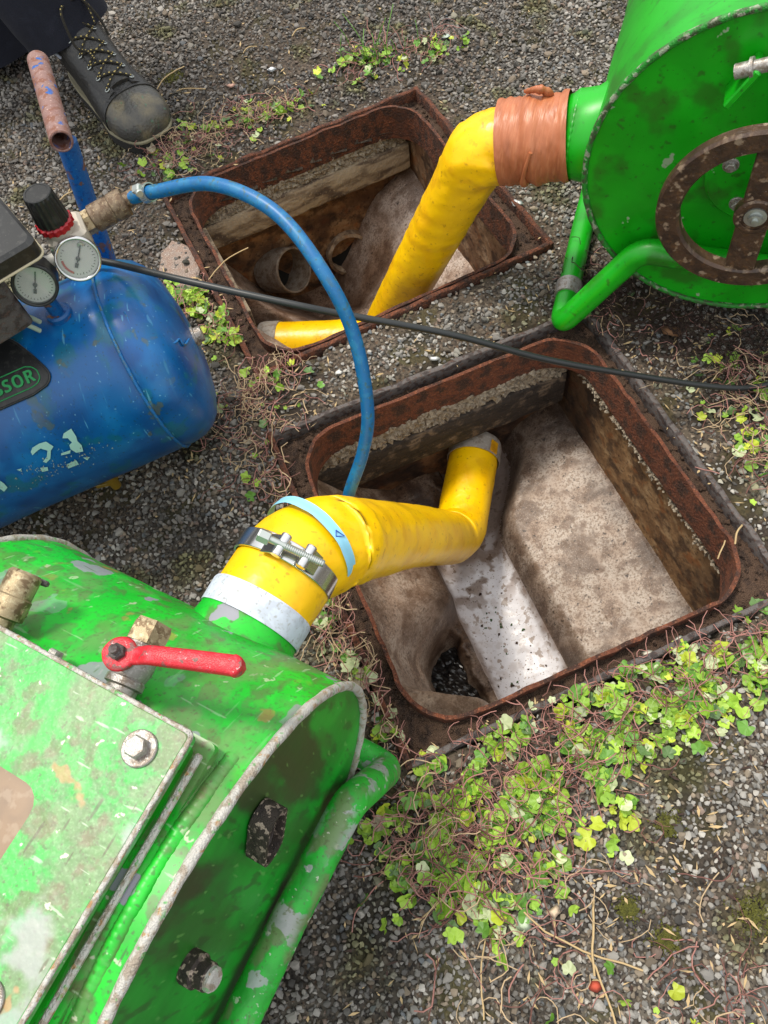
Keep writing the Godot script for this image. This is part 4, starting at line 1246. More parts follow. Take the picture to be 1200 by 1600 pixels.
	# scraps of a peeling number sticker
	for poly in [
		[[-64.8, -0.1243], [-63.1, -0.1204], [-62.5, -0.1125], [-63.0, -0.1057], [-67.2, -0.1026], [-68.8, -0.1073], [-73.2, -0.1132], [-74.5, -0.1193], [-72.9, -0.121], [-71.2, -0.1146], [-68.0, -0.1101], [-65.3, -0.1143], [-66.0, -0.1202], [-67.0, -0.1251]],
		[[-65.0, -0.0904], [-62.8, -0.0865], [-62.1, -0.0776], [-67.1, -0.0781], [-70.0, -0.0799], [-73.3, -0.0792], [-77.4, -0.0819], [-76.3, -0.0885], [-72.9, -0.0906], [-70.2, -0.0891], [-69.4, -0.0852], [-66.2, -0.086]],
		[[-72.8, -0.1009], [-73.3, -0.0911], [-75.1, -0.0939], [-74.0, -0.1023]], [[-81.2, -0.0865], [-82.8, -0.0806], [-84.3, -0.0853]],
		[[-75.8, -0.1275], [-77.3, -0.1211], [-79.7, -0.1231], [-78.8, -0.1289]], [[-71.0, -0.147], [-71.5, -0.1423], [-72.7, -0.1453]],
		[[-73.0, -0.1679], [-75.6, -0.1668], [-79.1, -0.1674], [-80.7, -0.1733], [-77.8, -0.1741]], [[-80.9, -0.1043], [-81.0, -0.0938], [-84.6, -0.0948], [-84.1, -0.1063]]]:
		var pv := PackedVector2Array()
		for q in poly:
			pv.append(Vector2(q[0], q[1] * 1000))
		var ti2 := Geometry2D.triangulate_polygon(pv)
		mb = MB.new()
		for k in range(0, ti2.size(), 3):
			var v := []
			for m in 3:
				v.append(plate.call(deg_to_rad(pv[ti2[k + m]].x), pv[ti2[k + m]].y / 1000, 0.0016))
			mb.tri(v[0], v[1], v[2])
		part("sticker_scrap", mb, M.sticker, t)
	# little flakes left by the sticker
	mb = MB.new(); mb.flat()
	for k in 90:
		var an := rng.randfn(-80.0, 4.5); var z := rng.randfn(-0.11, 0.03)
		if z > -0.05:
			continue
		var s := rng.randf_range(0.0006, 0.0022)
		var c: Vector3 = plate.call(deg_to_rad(an), z, 0.0016)
		var d1: Vector3 = plate.call(deg_to_rad(an + 0.6), z + s, 0.0016)
		var d2: Vector3 = plate.call(deg_to_rad(an - rng.randf_range(0.4, 1.2)), z + s * rng.randf(), 0.0016)
		mb.tri(c, d1, d2)
	stuff(part("sticker_flakes", mb, M.sticker_flake, t))
	# stem and gauges
	mb = MB.new()
	var stem0 := TK * Vector3(-0.006, 0.1, -0.041)
	var g1 := Vector3(-0.2635, 0.312, -0.5525) - base
	mb.tube([stem0, stem0 + Vector3(0, 0.045, 0.004), g1 + Vector3(0.004, -0.006, -0.02)], 0.0068, 16)
	mb.lathe(along(Vector3.UP, stem0), [Vector2(0.0125, -0.002), Vector2(0.0125, 0.009), Vector2(0.0105, 0.011), Vector2(0.006, 0.011)], 24)
	part("gauge_stem", mb, M.post_blue, t)
	gauge(t, g1, Vector3(0.12, 0.36, 0.93), 0.0195, 0.03, M.black_plastic, M.black_plastic, 250.0, false)
	var g2 := Vector3(-0.2225, 0.315, -0.5705) - base
	gauge(t, g2, Vector3(0.22, 0.4, 0.9), 0.0198, 0.027, M.chrome, M.chrome, 240.0, true)
	# regulator
	var k0 := Vector3(-0.2325, 0.0, -0.594) - base
	mb = MB.new()
	mb.box(Transform3D(Basis(Vector3.UP, 0.25), k0 + Vector3(0.003, 0.316, -0.004)), Vector3(0.036, 0.03, 0.034), 0.003)
	mb.lathe(along(Vector3.UP, k0 + Vector3(0, 0.328, 0)), [Vector2(0.0135, 0), Vector2(0.0135, 0.008), Vector2(0.012, 0.009), Vector2(0, 0.009)], 28)
	var rg := part("regulator_body", mb, M.cast_grey, t)
	mb = MB.new()
	var knurl := func(a: float, p: Vector2) -> float: return 0.0006 * signf(sin(a * 16)) if p.x > 0.013 else 0.0
	mb.lathe(along(Vector3.UP, k0 + Vector3(0, 0.336, 0)), [Vector2(0.0135, 0), Vector2(0.0162, 0.001), Vector2(0.0162, 0.006), Vector2(0.0135, 0.0075)], 96, false, knurl)
	part("red_ring", mb, M.red_plastic, rg)
	mb = MB.new()
	var ridg := func(a: float, p: Vector2) -> float: return 0.0004 * signf(sin(a * 18)) if p.x > 0.0125 else 0.0
	mb.lathe(along(Vector3.UP, k0 + Vector3(0, 0.343, 0)), [Vector2(0.0142, 0), Vector2(0.0146, 0.001), Vector2(0.0126, 0.026), Vector2(0.0122, 0.0285), Vector2(0.0115, 0.0292), Vector2(0.0102, 0.0292), Vector2(0.0098, 0.0286), Vector2(0.0, 0.0286)], 108, false, ridg)
	part("knob", mb, M.black_plastic, rg)
	for s in [-0.012, 0.012]:
		mb = MB.new()
		mb.lathe(along(Vector3(0.25, 0, 0.97), k0 + Vector3(0.003 + s, 0.322, 0.0125)), [Vector2(0.0032, 0), Vector2(0.0032, 0.0025), Vector2(0.0016, 0.003), Vector2(0, 0.0022)], 14)
		part("screw", mb, M.zinc, rg)
	mb = MB.new()
	mb.lathe(along(Vector3(-0.9, -0.1, 0.3), k0 + Vector3(-0.014, 0.308, 0.008)), [Vector2(0.006, 0), Vector2(0.006, 0.01), Vector2(0.0075, 0.011), Vector2(0.0075, 0.02), Vector2(0.0, 0.02)], 16)
	part("white_nipple", mb, M.dial_white, rg)
	# brass coupling chain
	var ca := Vector3(-0.2215, 0.314, -0.6135) - base
	var cb := Vector3(-0.170, 0.322, -0.627) - base
	var cx := along(cb - ca, ca) * Transform3D(Basis.from_scale(Vector3(1.05, 1.3, 1.05)), Vector3(0, -0.002, 0))
	mb = MB.new(); mb.flat()
	mb.lathe(cx, [Vector2(0, -0.012), Vector2(0.0085, -0.012), Vector2(0.0085, 0.0), Vector2(0.0105, 0.0005), Vector2(0.0105, 0.012), Vector2(0.0095, 0.0135), Vector2(0.0, 0.0135)], 6)
	part("brass_nut", mb, M.brass, t)
	mb = MB.new()
	mb.lathe(cx, [Vector2(0.0, 0.0125), Vector2(0.0105, 0.0125), Vector2(0.0122, 0.0135), Vector2(0.0122, 0.026), Vector2(0.0115, 0.027), Vector2(0.0115, 0.0285), Vector2(0.0125, 0.0295), Vector2(0.0125, 0.0385), Vector2(0.0115, 0.0395), Vector2(0.007, 0.0395), Vector2(0.007, 0.047), Vector2(0.0085, 0.0475), Vector2(0.0085, 0.0495), Vector2(0.006, 0.05), Vector2(0.006, 0.06)], 30)
	part("quick_coupling", mb, M.brass_brown, t)
	# motor shroud with trim
	var bx := Transform3D(Basis(Vector3.UP, 0.49), Vector3(-0.320, 0.343, -0.5545) - base)
	mb = MB.new()
	mb.prism(bx, rr(0.07, 0.052, 0.008, 4), 0.006, 0.026, 0.003)
	var sh := part("motor_shroud", mb, M.black_plastic, t)
	mb = MB.new()
	var tl := []
	for p in rr(0.0706, 0.0526, 0.0086, 4):
		tl.append(bx * Vector3(p.x, 0.009, -p.y))
	tl.append(tl[0])
	mb.tube(tl, 0.0012, 6, false)
	part("shroud_trim", mb, M.cream_trim, sh)
	mb = MB.new()
	mb.prism(bx * T(Vector3(-0.03, 0, -0.02)), rr(0.06, 0.045, 0.006, 4), -0.07, 0.007, 0.003)
	part("motor_base", mb, M.dark_iron, t)
	for s in [0.0, 0.011]:
		mb = MB.new()
		mb.tube(smooth([Vector3(-0.36, 0.282, -0.535 + s) - base, Vector3(-0.318, 0.284, -0.548 + s) - base, Vector3(-0.294, 0.279, -0.556 + s) - base, Vector3(-0.284, 0.262, -0.56 + s) - base], 6), 0.0023, 10)
		part("copper_tube", mb, M.pale_tube, t)
	mb = MB.new()
	mb.lathe(along(Vector3(-1, 0.08, 0.2), Vector3(-0.40, 0.335, -0.50) - base), [Vector2(0.0, 0.0), Vector2(0.055, 0.0), Vector2(0.068, 0.012), Vector2(0.068, 0.17), Vector2(0.05, 0.185), Vector2(0, 0.185)], 36)
	part("added_motor_housing", mb, M.black_plastic, t)  # unseen motor housing, added out of view to deepen shade under the tank
	# upright post and cross handle
	mb = MB.new()
	mb.tube([Vector3(-0.246, 0.19, -0.704) - base, Vector3(-0.236, 0.262, -0.71) - base, Vector3(-0.2265, 0.332, -0.716) - base], 0.0103, 22)
	part("handle_post", mb, M.post_blue, t)
	mb = MB.new()
	var h0 := Vector3(-0.2235, 0.347, -0.693) - base
	var h1 := Vector3(-0.2525, 0.342, -0.842) - base
	var hx := along(h1 - h0, h0)
	var hl := (h1 - h0).length()
	mb.lathe(hx, [Vector2(0.0085, 0.03), Vector2(0.0085, 0.0), Vector2(0.0096, -0.0006), Vector2(0.0108, 0.0), Vector2(0.0108, hl - 0.004), Vector2(0.0095, hl - 0.001), Vector2(0.006, hl), Vector2(0, hl)], 32)
	var hd := part("handle_tube", mb, M.pink_rust, t)
	mb = MB.new()
	mb.lathe(hx, [Vector2(0.0086, 0.03), Vector2(0, 0.03)], 24)
	part("tube_bore", mb, M.dark_hole, hd)
	# foot bracket, drain valve
	mb = MB.new()
	mb.box(T(TK * Vector3(0.02, -0.112, -0.03)), Vector3(0.05, 0.05, 0.07), 0.006)
	mb.box(T(Vector3((TK * Vector3(0.02, -0.1, -0.03)).x, 0.013, (TK * Vector3(0.02, -0.1, -0.03)).z)), Vector3(0.05, 0.026, 0.06), 0.006)
	part("rubber_foot", mb, M.black_plastic, t)
	mb = MB.new()
	var dv := Vector3(-0.306, 0.05, -0.512) - base
	mb.lathe(along(Vector3.UP, dv), [Vector2(0, -0.018), Vector2(0.006, -0.018), Vector2(0.006, -0.004), Vector2(0.0085, -0.003), Vector2(0.0085, 0.008), Vector2(0.005, 0.009), Vector2(0.005, 0.03)], 18)
	mb.box(T(dv + Vector3(-0.008, -0.002, 0.006)), Vector3(0.02, 0.006, 0.004), 0.001)
	part("drain_valve", mb, M.valve_yellow, t)

func plate_edge(an: float) -> float:
	var k := [[1.0, -0.104], [-4.0, -0.096], [-10.0, -0.0875], [-20.0, -0.0775], [-28.0, -0.071], [-31.5, -0.0695], [-34.5, -0.0708], [-37.0, -0.077], [-38.5, -0.092]]
	for i in k.size() - 1:
		if an <= k[i][0] and an >= k[i + 1][0]:
			return lerpf(k[i][1], k[i + 1][1], (an - k[i][0]) / (k[i + 1][0] - k[i][0]))
	return -0.09

# ---------------------------------------------------------------- person
func ell(c: Vector3, fx: Vector3, fy: Vector3, a: float, bt: float, bb: float, n := 28) -> PackedVector3Array:
	var r := PackedVector3Array()
	for j in n:
		var an := TAU * j / n
		var s := sin(an)
		var x := signf(cos(an)) * pow(absf(cos(an)), 0.85) * a
		var y := pow(absf(s), 0.85) * (bt if s > 0 else -bb)
		r.append(c + fx * x + fy * y)
	return r

func boot(t: Node3D, xf: Transform3D) -> void:
	# local: z to the toe, x across, y up
	var mb := MB.new()
	var rings := []
	#      z,     y,    tilt, half width, up, down
	for q in [[0.150, 0.030, 0.0, 0.012, 0.006, 0.008], [0.147, 0.031, 0.0, 0.026, 0.017, 0.013], [0.138, 0.032, 0.0, 0.040, 0.027, 0.015], [0.122, 0.033, 0.0, 0.050, 0.035, 0.016], [0.1, 0.034, 0.0, 0.0545, 0.04, 0.016], [0.078, 0.034, 0.0, 0.0545, 0.043, 0.016]]:
		rings.append(ring_of(xf, q))
	mb.loft(rings)
	mb.cap(rings[0], true)
	var toe := part("toe_cap", mb, M.toe_leather, t)
	mb = MB.new()
	rings = []
	for q in [[0.083, 0.0345, 0.0, 0.0562, 0.0438, 0.017], [0.06, 0.036, 0.05, 0.054, 0.047, 0.018], [0.035, 0.04, 0.12, 0.051, 0.053, 0.02], [0.01, 0.047, 0.22, 0.047, 0.058, 0.025], [-0.018, 0.057, 0.38, 0.043, 0.06, 0.034], [-0.045, 0.07, 0.62, 0.041, 0.058, 0.048], [-0.068, 0.085, 0.9, 0.041, 0.054, 0.066], [-0.085, 0.105, 1.2, 0.042, 0.052, 0.062], [-0.09, 0.13, 1.45, 0.043, 0.052, 0.05], [-0.092, 0.155, 1.52, 0.044, 0.053, 0.047], [-0.094, 0.178, 1.55, 0.045, 0.053, 0.047]]:
		rings.append(ring_of(xf, q))
	mb.loft(rings)
	mb.cap(rings[0], true); mb.cap(rings[-1], false)
	part("boot_upper", mb, M.boot_leather, t)
	# sole and welt
	var sole := PackedVector2Array()
	for k in 40:
		var a := TAU * k / 40
		var z := 0.148 * sin(a)
		var w := 0.05 if z > 0 else 0.04
		w = lerpf(w, 0.042, exp(-pow((z + 0.03) / 0.05, 2)))
		if z > 0.02:
			w += 0.0085 * sstep(0.02, 0.07, z)
		sole.append(Vector2(signf(cos(a)) * pow(absf(cos(a)), 0.55) * w, -(signf(z) * pow(absf(z) / 0.148, 0.85) * 0.148 + 0.003)))
	sole.reverse()
	var fl := Transform3D(xf.basis, xf.origin)
	mb = MB.new()
	mb.prism(fl, sole, 0.0, 0.021, 0.003)
	var so := part("boot_sole", mb, M.sole, t)
	mb = MB.new()
	var ws := PackedVector2Array()
	for p in sole:
		ws.append(p * 1.012)
	mb.prism(fl, ws, 0.0195, 0.0255, 0.0015)
	part("welt", mb, M.welt, so)
	# tongue, facings and laces
	mb = MB.new()
	var tg := []
	var top := func(z: float) -> float:
		return lerpf(0.078, 0.112, clampf((0.075 - z) / 0.085, 0, 1)) + 0.045 * pow(clampf((-0.005 - z) / 0.06, 0, 1), 1.2)
	for k in 9:
		var z := lerpf(0.07, -0.062, k / 8.0)
		var ring := PackedVector3Array()
		var y: float = top.call(z) + 0.001
		for m in 14:
			var a := TAU * m / 14
			ring.append(xf * Vector3(cos(a) * 0.022, y + sin(a) * 0.004 - 0.0 + 0.003 * (1 - pow(cos(a), 2)), z))
		tg.append(ring)
	mb.loft(tg); mb.cap(tg[0], true); mb.cap(tg[-1], false)
	var tongue := part("tongue", mb, M.boot_leather, t)
	mb = MB.new()
	mb.tube(smooth([xf * Vector3(-0.024, 0.165, -0.05), xf * Vector3(-0.014, 0.186, -0.047), xf * Vector3(0.008, 0.19, -0.046), xf * Vector3(0.024, 0.17, -0.05)], 6), 0.0016, 8)
	part("yellow_piping", mb, M.piping_yellow, tongue)
	for s in [-1.0, 1.0]:
		mb = MB.new()
		var f := []
		for k in 13:
			var z := lerpf(0.078, -0.06, k / 12.0)
			var y: float = top.call(z)
			var ring := PackedVector3Array()
			for q in [Vector2(0.017, 0.0035), Vector2(0.025, 0.0005), Vector2(0.034, -0.007), Vector2(0.0435, -0.024), Vector2(0.043, -0.03), Vector2(0.032, -0.016), Vector2(0.017, -0.004)]:
				ring.append(xf * Vector3(s * q.x * (1.03 if k == 0 else 1.0), y + q.y, z))
			if s > 0:
				ring.reverse()
			f.append(ring)
		mb.loft(f); mb.cap(f[0], true); mb.cap(f[-1], false)
		var fc := part("lace_facing", mb, M.boot_leather, t)
		for k in 6:
			var z := lerpf(0.068, -0.05, k / 5.0)
			mb = MB.new()
			var ey := []
			var c := Vector3(s * 0.0245, float(top.call(z)) + 0.002, z)
			for m in 17:
				var a := TAU * m / 16
				ey.append(xf * (c + Vector3(cos(a) * 0.0036, -s * cos(a) * 0.0014, sin(a) * 0.0036)))
			mb.tube(ey, 0.001, 6, false)
			part("eyelet", mb, M.zinc, fc)
	for pass_ in 2:
		mb = MB.new()
		for k in 5:
			var z0 := lerpf(0.068, -0.05, k / 5.0); var z1 := lerpf(0.068, -0.05, (k + 1) / 5.0)
			for s in [-1.0, 1.0]:
				var a := Vector3(s * 0.0245, float(top.call(z0)) + 0.003, z0)
				var b := Vector3(-s * 0.0245, float(top.call(z1)) + 0.003, z1)
				var m := (a + b) / 2 + Vector3(0, 0.006 + 0.0015 * s, 0)
				var pts := smooth([a, m, b], 7)
				if pass_ == 0:
					for i in pts.size():
						pts[i] = xf * pts[i]
					mb.tube(pts, 0.0021, 7)
				else:
					for i in range(0, pts.size() - 1, 2):
						var e: Vector3 = pts[i].lerp(pts[i + 1], 0.65)
						mb.tube([xf * (pts[i] + Vector3(0, 0.0013, 0)), xf * (e + Vector3(0, 0.0013, 0))], 0.0013, 5)
		# bow loops
		for loop in [[Vector3(0, 0.17, -0.045), Vector3(-0.02, 0.172, -0.02), Vector3(-0.026, 0.13, 0.0), Vector3(-0.012, 0.118, 0.01), Vector3(-0.012, 0.112, 0.03)], [Vector3(0, 0.17, -0.045), Vector3(0.022, 0.176, -0.03), Vector3(0.034, 0.15, -0.012), Vector3(0.036, 0.12, 0.0)], [Vector3(0, 0.17, -0.045), Vector3(-0.024, 0.176, -0.055), Vector3(-0.042, 0.16, -0.062)], [Vector3(0, 0.17, -0.045), Vector3(0.01, 0.185, -0.05), Vector3(0.026, 0.18, -0.046), Vector3(0.03, 0.155, -0.03), Vector3(0.024, 0.14, -0.01)]]:
			var pts := smooth(loop, 8)
			if pass_ == 0:
				for i in pts.size():
					pts[i] = xf * pts[i]
				mb.tube(pts, 0.0021, 7)
			else:
				for i in range(0, pts.size() - 1, 2):
					mb.tube([xf * (pts[i] + Vector3(0, 0.0013, 0)), xf * (pts[i].lerp(pts[i + 1], 0.7) + Vector3(0, 0.0013, 0))], 0.0013, 5)
		part("laces" if pass_ == 0 else "lace_flecks", mb, M.lace if pass_ == 0 else M.lace_fleck, tongue)

func ring_of(xf: Transform3D, q: Array) -> PackedVector3Array:
	var fy := Vector3(0, cos(q[2]), sin(q[2]))
	var r := PackedVector3Array()
	for p in ell(Vector3(0, q[1], q[0]), Vector3.RIGHT, fy, q[3], q[4], q[5]):
		var v := p
		if v.y < 0.018:
			v.y = 0.018
		r.append(xf * v)
	r.reverse()
	return r

func person() -> void:
	var base := Vector3(-0.33, 0, -1.32)
	var t := thing("person", "person in dark navy trousers and scuffed black lace-up work boots standing behind the compressor", "person", base)
	var x1 := Transform3D(Basis(Vector3.UP, 0.5).scaled(Vector3.ONE * 0.92), Vector3(-0.295, 0, -1.275) - base)
	var x2 := Transform3D(Basis(Vector3.UP, -0.9), Vector3(-0.6, 0, -1.46) - base)
	boot(t, x1)
	boot(t, x2)
	# trousers: two legs joining at the hips, one skin
	var mb := MB.new()
	var wr := func(_i: int, a: float, p: Vector3) -> float: return 0.006 * n3(p, 9.0) + 0.003 * n3(p, 22.0) + 0.003 * sin(a * 3 + p.y * 30)
	var hem := x1 * Vector3(0.0, 0.125, -0.1)
	mb.tube(smooth([hem + Vector3(0.0, -0.02, 0.0), hem + Vector3(-0.015, 0.04, -0.01), hem + Vector3(-0.05, 0.2, -0.02), hem + Vector3(-0.06, 0.38, 0.03), hem + Vector3(-0.06, 0.6, 0.0), hem + Vector3(-0.08, 0.72, -0.02)], 7), radii(36, 0.074, 0.1), 30, true, wr)
	var hem2 := x2 * Vector3(0.0, 0.1, -0.09)
	mb.tube(smooth([hem2 + Vector3(0.02, -0.085, 0.01), hem2 + Vector3(0.0, 0.06, -0.01), hem2 + Vector3(-0.01, 0.22, -0.02), hem2 + Vector3(0.0, 0.38, 0.03), hem2 + Vector3(0.02, 0.6, 0.0), hem2 + Vector3(0.04, 0.74, -0.02)], 7), radii(36, 0.1, 0.1), 30, true, wr)
	var hip := (hem + hem2) / 2 + Vector3(-0.02, 0, -0.02)
	mb.tube([hip + Vector3(0, 0.62, 0), hip + Vector3(0, 0.7, 0), hip + Vector3(0, 0.8, 0), hip + Vector3(0, 0.9, 0)], [0.13, 0.165, 0.165, 0.15], 30, true, wr)
	part("trousers", mb, M.trousers, t)
	mb = MB.new()
	mb.box(Transform3D(Basis(Vector3.UP, 0.44) * Basis(Vector3.BACK, 0.5), x1 * Vector3(-0.052, 0.112, -0.062)), Vector3(0.004, 0.03, 0.028), 0.001)
	part("grey_tab", mb, M.white_cuff, t)

func radii(n: int, a: float, b: float) -> Array:
	var r := []
	for i in n:
		r.append(lerpf(a, b, pow(float(i) / (n - 1), 1.4)))
	return r

# ---------------------------------------------------------------- ground
const A1 := Vector3(0.036, 0, -0.9065)
const A2 := Vector3(0.1425, 0, -0.3887)
const R1 := 0.2705
const R2 := 0.2094
func in_frame(x: float, z: float, grow: float) -> int:
	var d := Vector3(x, 0, z) - A2
	var c := cos(R2); var s := sin(R2)
	var u := d.x * c - d.z * s; var v := d.x * s + d.z * c
	if absf(u) < 0.225 + grow and absf(v) < 0.22 + grow:
		return 2
	d = Vector3(x, 0, z) - A1
	c = cos(R1); s = sin(R1)
	u = d.x * c - d.z * s; v = d.x * s + d.z * c
	if absf(u) < 0.225 + grow and absf(v) < 0.205 + grow:
		return 1
	return 0

func ground_y(x: float, z: float) -> float:
	var p := Vector3(x, 0, z)
	return 0.004 * n3(p, 5.0) + 0.0022 * n3(p, 17.0) - 0.002

func ground() -> void:
	var xs := []; var zs := []
	var e := [40.0, 16.0, 7.0, 3.5, 2.2, 1.6]
	for v in e:
		xs.append(-v)
	var k := -1.2
	while k < 1.4:
		xs.append(k); k += 0.011
	for i in e.size():
		xs.append(e[e.size() - 1 - i])
	for v in [40.0, 16.0, 8.0, 5.0, 3.4, 2.6]:
		zs.append(-v)
	k = -2.15
	while k < 0.6:
		zs.append(k); k += 0.011
	for v in [1.0, 2.0, 5.0, 12.0, 40.0]:
		zs.append(v)
	var v := PackedVector3Array(); var ix := PackedInt32Array(); var gc := PackedColorArray()
	for z in zs:
		for x in xs:
			var y := ground_y(x, z)
			if in_frame(x, z, -0.004):
				y = -0.04
			v.append(Vector3(x, y, z))
			var q := Vector3(x, 0, z)
			gc.append(tone_at(q).lerp(Color(0.8, 0.66, 0.54), soil_at(q) * 0.8) if absf(x) < 1.5 and absf(z) < 2.2 else Color.WHITE)
	var n := xs.size()
	for j in zs.size() - 1:
		for i in n - 1:
			var cx: float = (xs[i] + xs[i + 1]) / 2; var cz: float = (zs[j] + zs[j + 1]) / 2
			if in_frame(cx, cz, -0.016):
				continue
			ix.append_array([j * n + i, j * n + i + 1, (j + 1) * n + i + 1, j * n + i, (j + 1) * n + i + 1, (j + 1) * n + i])
	var arr := []
	arr.resize(Mesh.ARRAY_MAX)
	arr[Mesh.ARRAY_VERTEX] = v
	arr[Mesh.ARRAY_COLOR] = gc
	arr[Mesh.ARRAY_INDEX] = ix
	var st := SurfaceTool.new()
	st.create_from_arrays(arr)
	st.generate_normals()
	structure(inst("ground", st.commit(), M.asphalt, self))

func stone_mesh(s: int) -> ArrayMesh:
	var r := RandomNumberGenerator.new()
	r.seed = s
	var sp := SphereMesh.new()
	sp.radius = 1.0; sp.height = 2.0; sp.radial_segments = 7; sp.rings = 3
	var a := sp.get_mesh_arrays()
	var v: PackedVector3Array = a[Mesh.ARRAY_VERTEX]
	var ix: PackedInt32Array = a[Mesh.ARRAY_INDEX]
	var planes := []
	for k in 9:
		planes.append([Vector3(r.randfn(), r.randfn(), r.randfn()).normalized(), r.randf_range(0.38, 0.75)])
	for i in v.size():
		for p in planes:
			var d: float = v[i].dot(p[0])
			if d > p[1]:
				v[i] -= p[0] * (d - p[1])
	var st := SurfaceTool.new()
	st.begin(Mesh.PRIMITIVE_TRIANGLES)
	st.set_smooth_group(-1)
	for i in ix:
		st.set_smooth_group(-1)
		st.add_vertex(v[i])
	st.generate_normals()
	return st.commit()

func multi(called: String, mesh: Mesh, mat_: Material, xfs: Array, cols: Array, parent: Node) -> MultiMeshInstance3D:
	var mm := MultiMesh.new()
	mm.transform_format = MultiMesh.TRANSFORM_3D
	mm.use_colors = true
	mm.mesh = mesh
	mm.instance_count = xfs.size()
	for i in xfs.size():
		mm.set_instance_transform(i, xfs[i])
		mm.set_instance_color(i, cols[i])
	var o := MultiMeshInstance3D.new()
	o.name = numbered(called) if parent == self else called
	o.multimesh = mm
	o.material_override = mat_
	parent.add_child(o, true)
	stuff(o)
	return o

func gravel() -> void:
	var kinds := 7
	var X := []; var K := []
	for k in kinds:
		X.append([]); K.append([])
	var z := 0.3
	while z > -2.05:
		var step := lerpf(0.0046, 0.0058, clampf((0.2 - z) / 1.6, 0, 1))
		var x0 := lerpf(-0.62, -0.75, (0.3 - z) / 2.3)
		var x1 := lerpf(0.75, 1.4, clampf((0.3 - z) / 1.4, 0, 1))
		var x := x0
		while x < x1:
			x += step
			var px := x + rng.randf_range(-0.5, 0.5) * step; var pz := z + rng.randf_range(-0.5, 0.5) * step
			if in_frame(px, pz, 0.002):
				continue
			var p := Vector3(px, 0, pz)
			var bare := n3(p + Vector3(7, 0, 3), 3.2) + 0.5 * n3(p, 11.0)
			# soil patches and moss hold fewer stones
			var soil := soil_at(p)
			var fade := maxf(sstep(x1 - 0.35, x1, px), sstep(x0 + 0.12, x0, px)) * 0.9
			if rng.randf() < maxf(fade, soil * 0.7 + (0.12 if bare > 0.3 else 0.0)):
				continue
			var s := step * rng.randf_range(0.4, 0.95) * (1.7 if rng.randf() < 0.06 else 1.0)
			var b := Basis.from_euler(Vector3(rng.randf_range(-0.5, 0.5), rng.randf() * TAU, rng.randf_range(-0.5, 0.5))).scaled(Vector3.ONE)
			b = b * Basis.from_scale(Vector3(s, s * rng.randf_range(0.4, 0.8), s * rng.randf_range(0.5, 1.0)))
			var y := ground_y(px, pz) + s * rng.randf_range(0.1, 0.6)
			var tone := tone_at(p)
			var g := rng.randf()
			var c: Color
			if g < 0.5:
				c = Color(0.215, 0.206, 0.194) * rng.randf_range(0.5, 1.45)
			elif g < 0.68:
				c = Color(0.34, 0.325, 0.3) * rng.randf_range(0.75, 1.3)
			elif g < 0.86:
				c = Color(0.21, 0.172, 0.13) * rng.randf_range(0.5, 1.5)
			elif g < 0.9:
				c = Color(0.24, 0.18, 0.15)
			elif g < 0.93:
				c = Color(0.15, 0.165, 0.18)
			else:
				c = Color(0.07, 0.066, 0.06)
			c = c * tone * Color(0.99, 0.98, 0.955)
			c.a = 1.0
			var w := rng.randi() % kinds
			X[w].append(Transform3D(b, Vector3(px, y, pz))); K[w].append(c)
		z -= step
	for k in kinds:
		multi("gravel", stone_mesh(40 + k), M.stone, X[k], K[k], self)

# darker, tarry ground round the far frame and at the far left; brownish soil along the frames
func soil_at(p: Vector3) -> float:
	var f := 0.0
	if in_frame(p.x, p.z, 0.035 + 0.03 * n3(p, 14.0)):
		f = 0.8
	var q := Vector2(p.x, p.z)
	for c in [[0.38, -0.62, 0.14, 0.9], [0.05, -0.12, 0.1, 0.7], [-0.08, -0.2, 0.07, 0.8], [0.3, -0.15, 0.08, 0.6], [-0.36, -0.56, 0.12, 0.55], [-0.12, -1.12, 0.1, 0.5], [0.44, -0.45, 0.09, 0.6], [-0.02, -1.32, 0.2, 0.55], [-0.3, -1.0, 0.13, 0.45], [0.12, -1.27, 0.1, 0.5], [-0.22, -0.86, 0.09, 0.5], [0.25, 0.03, 0.1, 0.35]]:
		f = maxf(f, c[3] * sstep(c[2], c[2] * 0.4, q.distance_to(Vector2(c[0], c[1])) + 0.03 * n3(p, 12.0)))
	return f

func tone_at(p: Vector3) -> Color:
	var t := Color(1, 1, 1)
	var d := sstep(0.0, 0.5, n3(p + Vector3(3, 0, 1), 3.4) + 0.7 * n3(p, 10.0)) * 0.65
	d = maxf(d, 0.8 * sstep(0.2, 0.1, Vector2(p.x + 0.22, p.z + 0.9).length() + 0.05 * n3(p, 10.0)))
	d = maxf(d, 0.72 * sstep(0.32, 0.15, Vector2((p.x - 0.02) * 0.6, p.z + 1.33).length() + 0.06 * n3(p, 9.0)))
	t = t.lerp(Color(0.26, 0.245, 0.24), d)
	t = t.lerp(Color(0.62, 0.59, 0.58), sstep(-0.75, -1.15, p.z + 0.15 * n3(p, 4.0)) * 0.5)
	var moss := sstep(0.18, 0.42, n3(p + Vector3(11, 0, 4), 9.0))
	return t.lerp(Color(0.45, 0.46, 0.18), moss * 0.75)

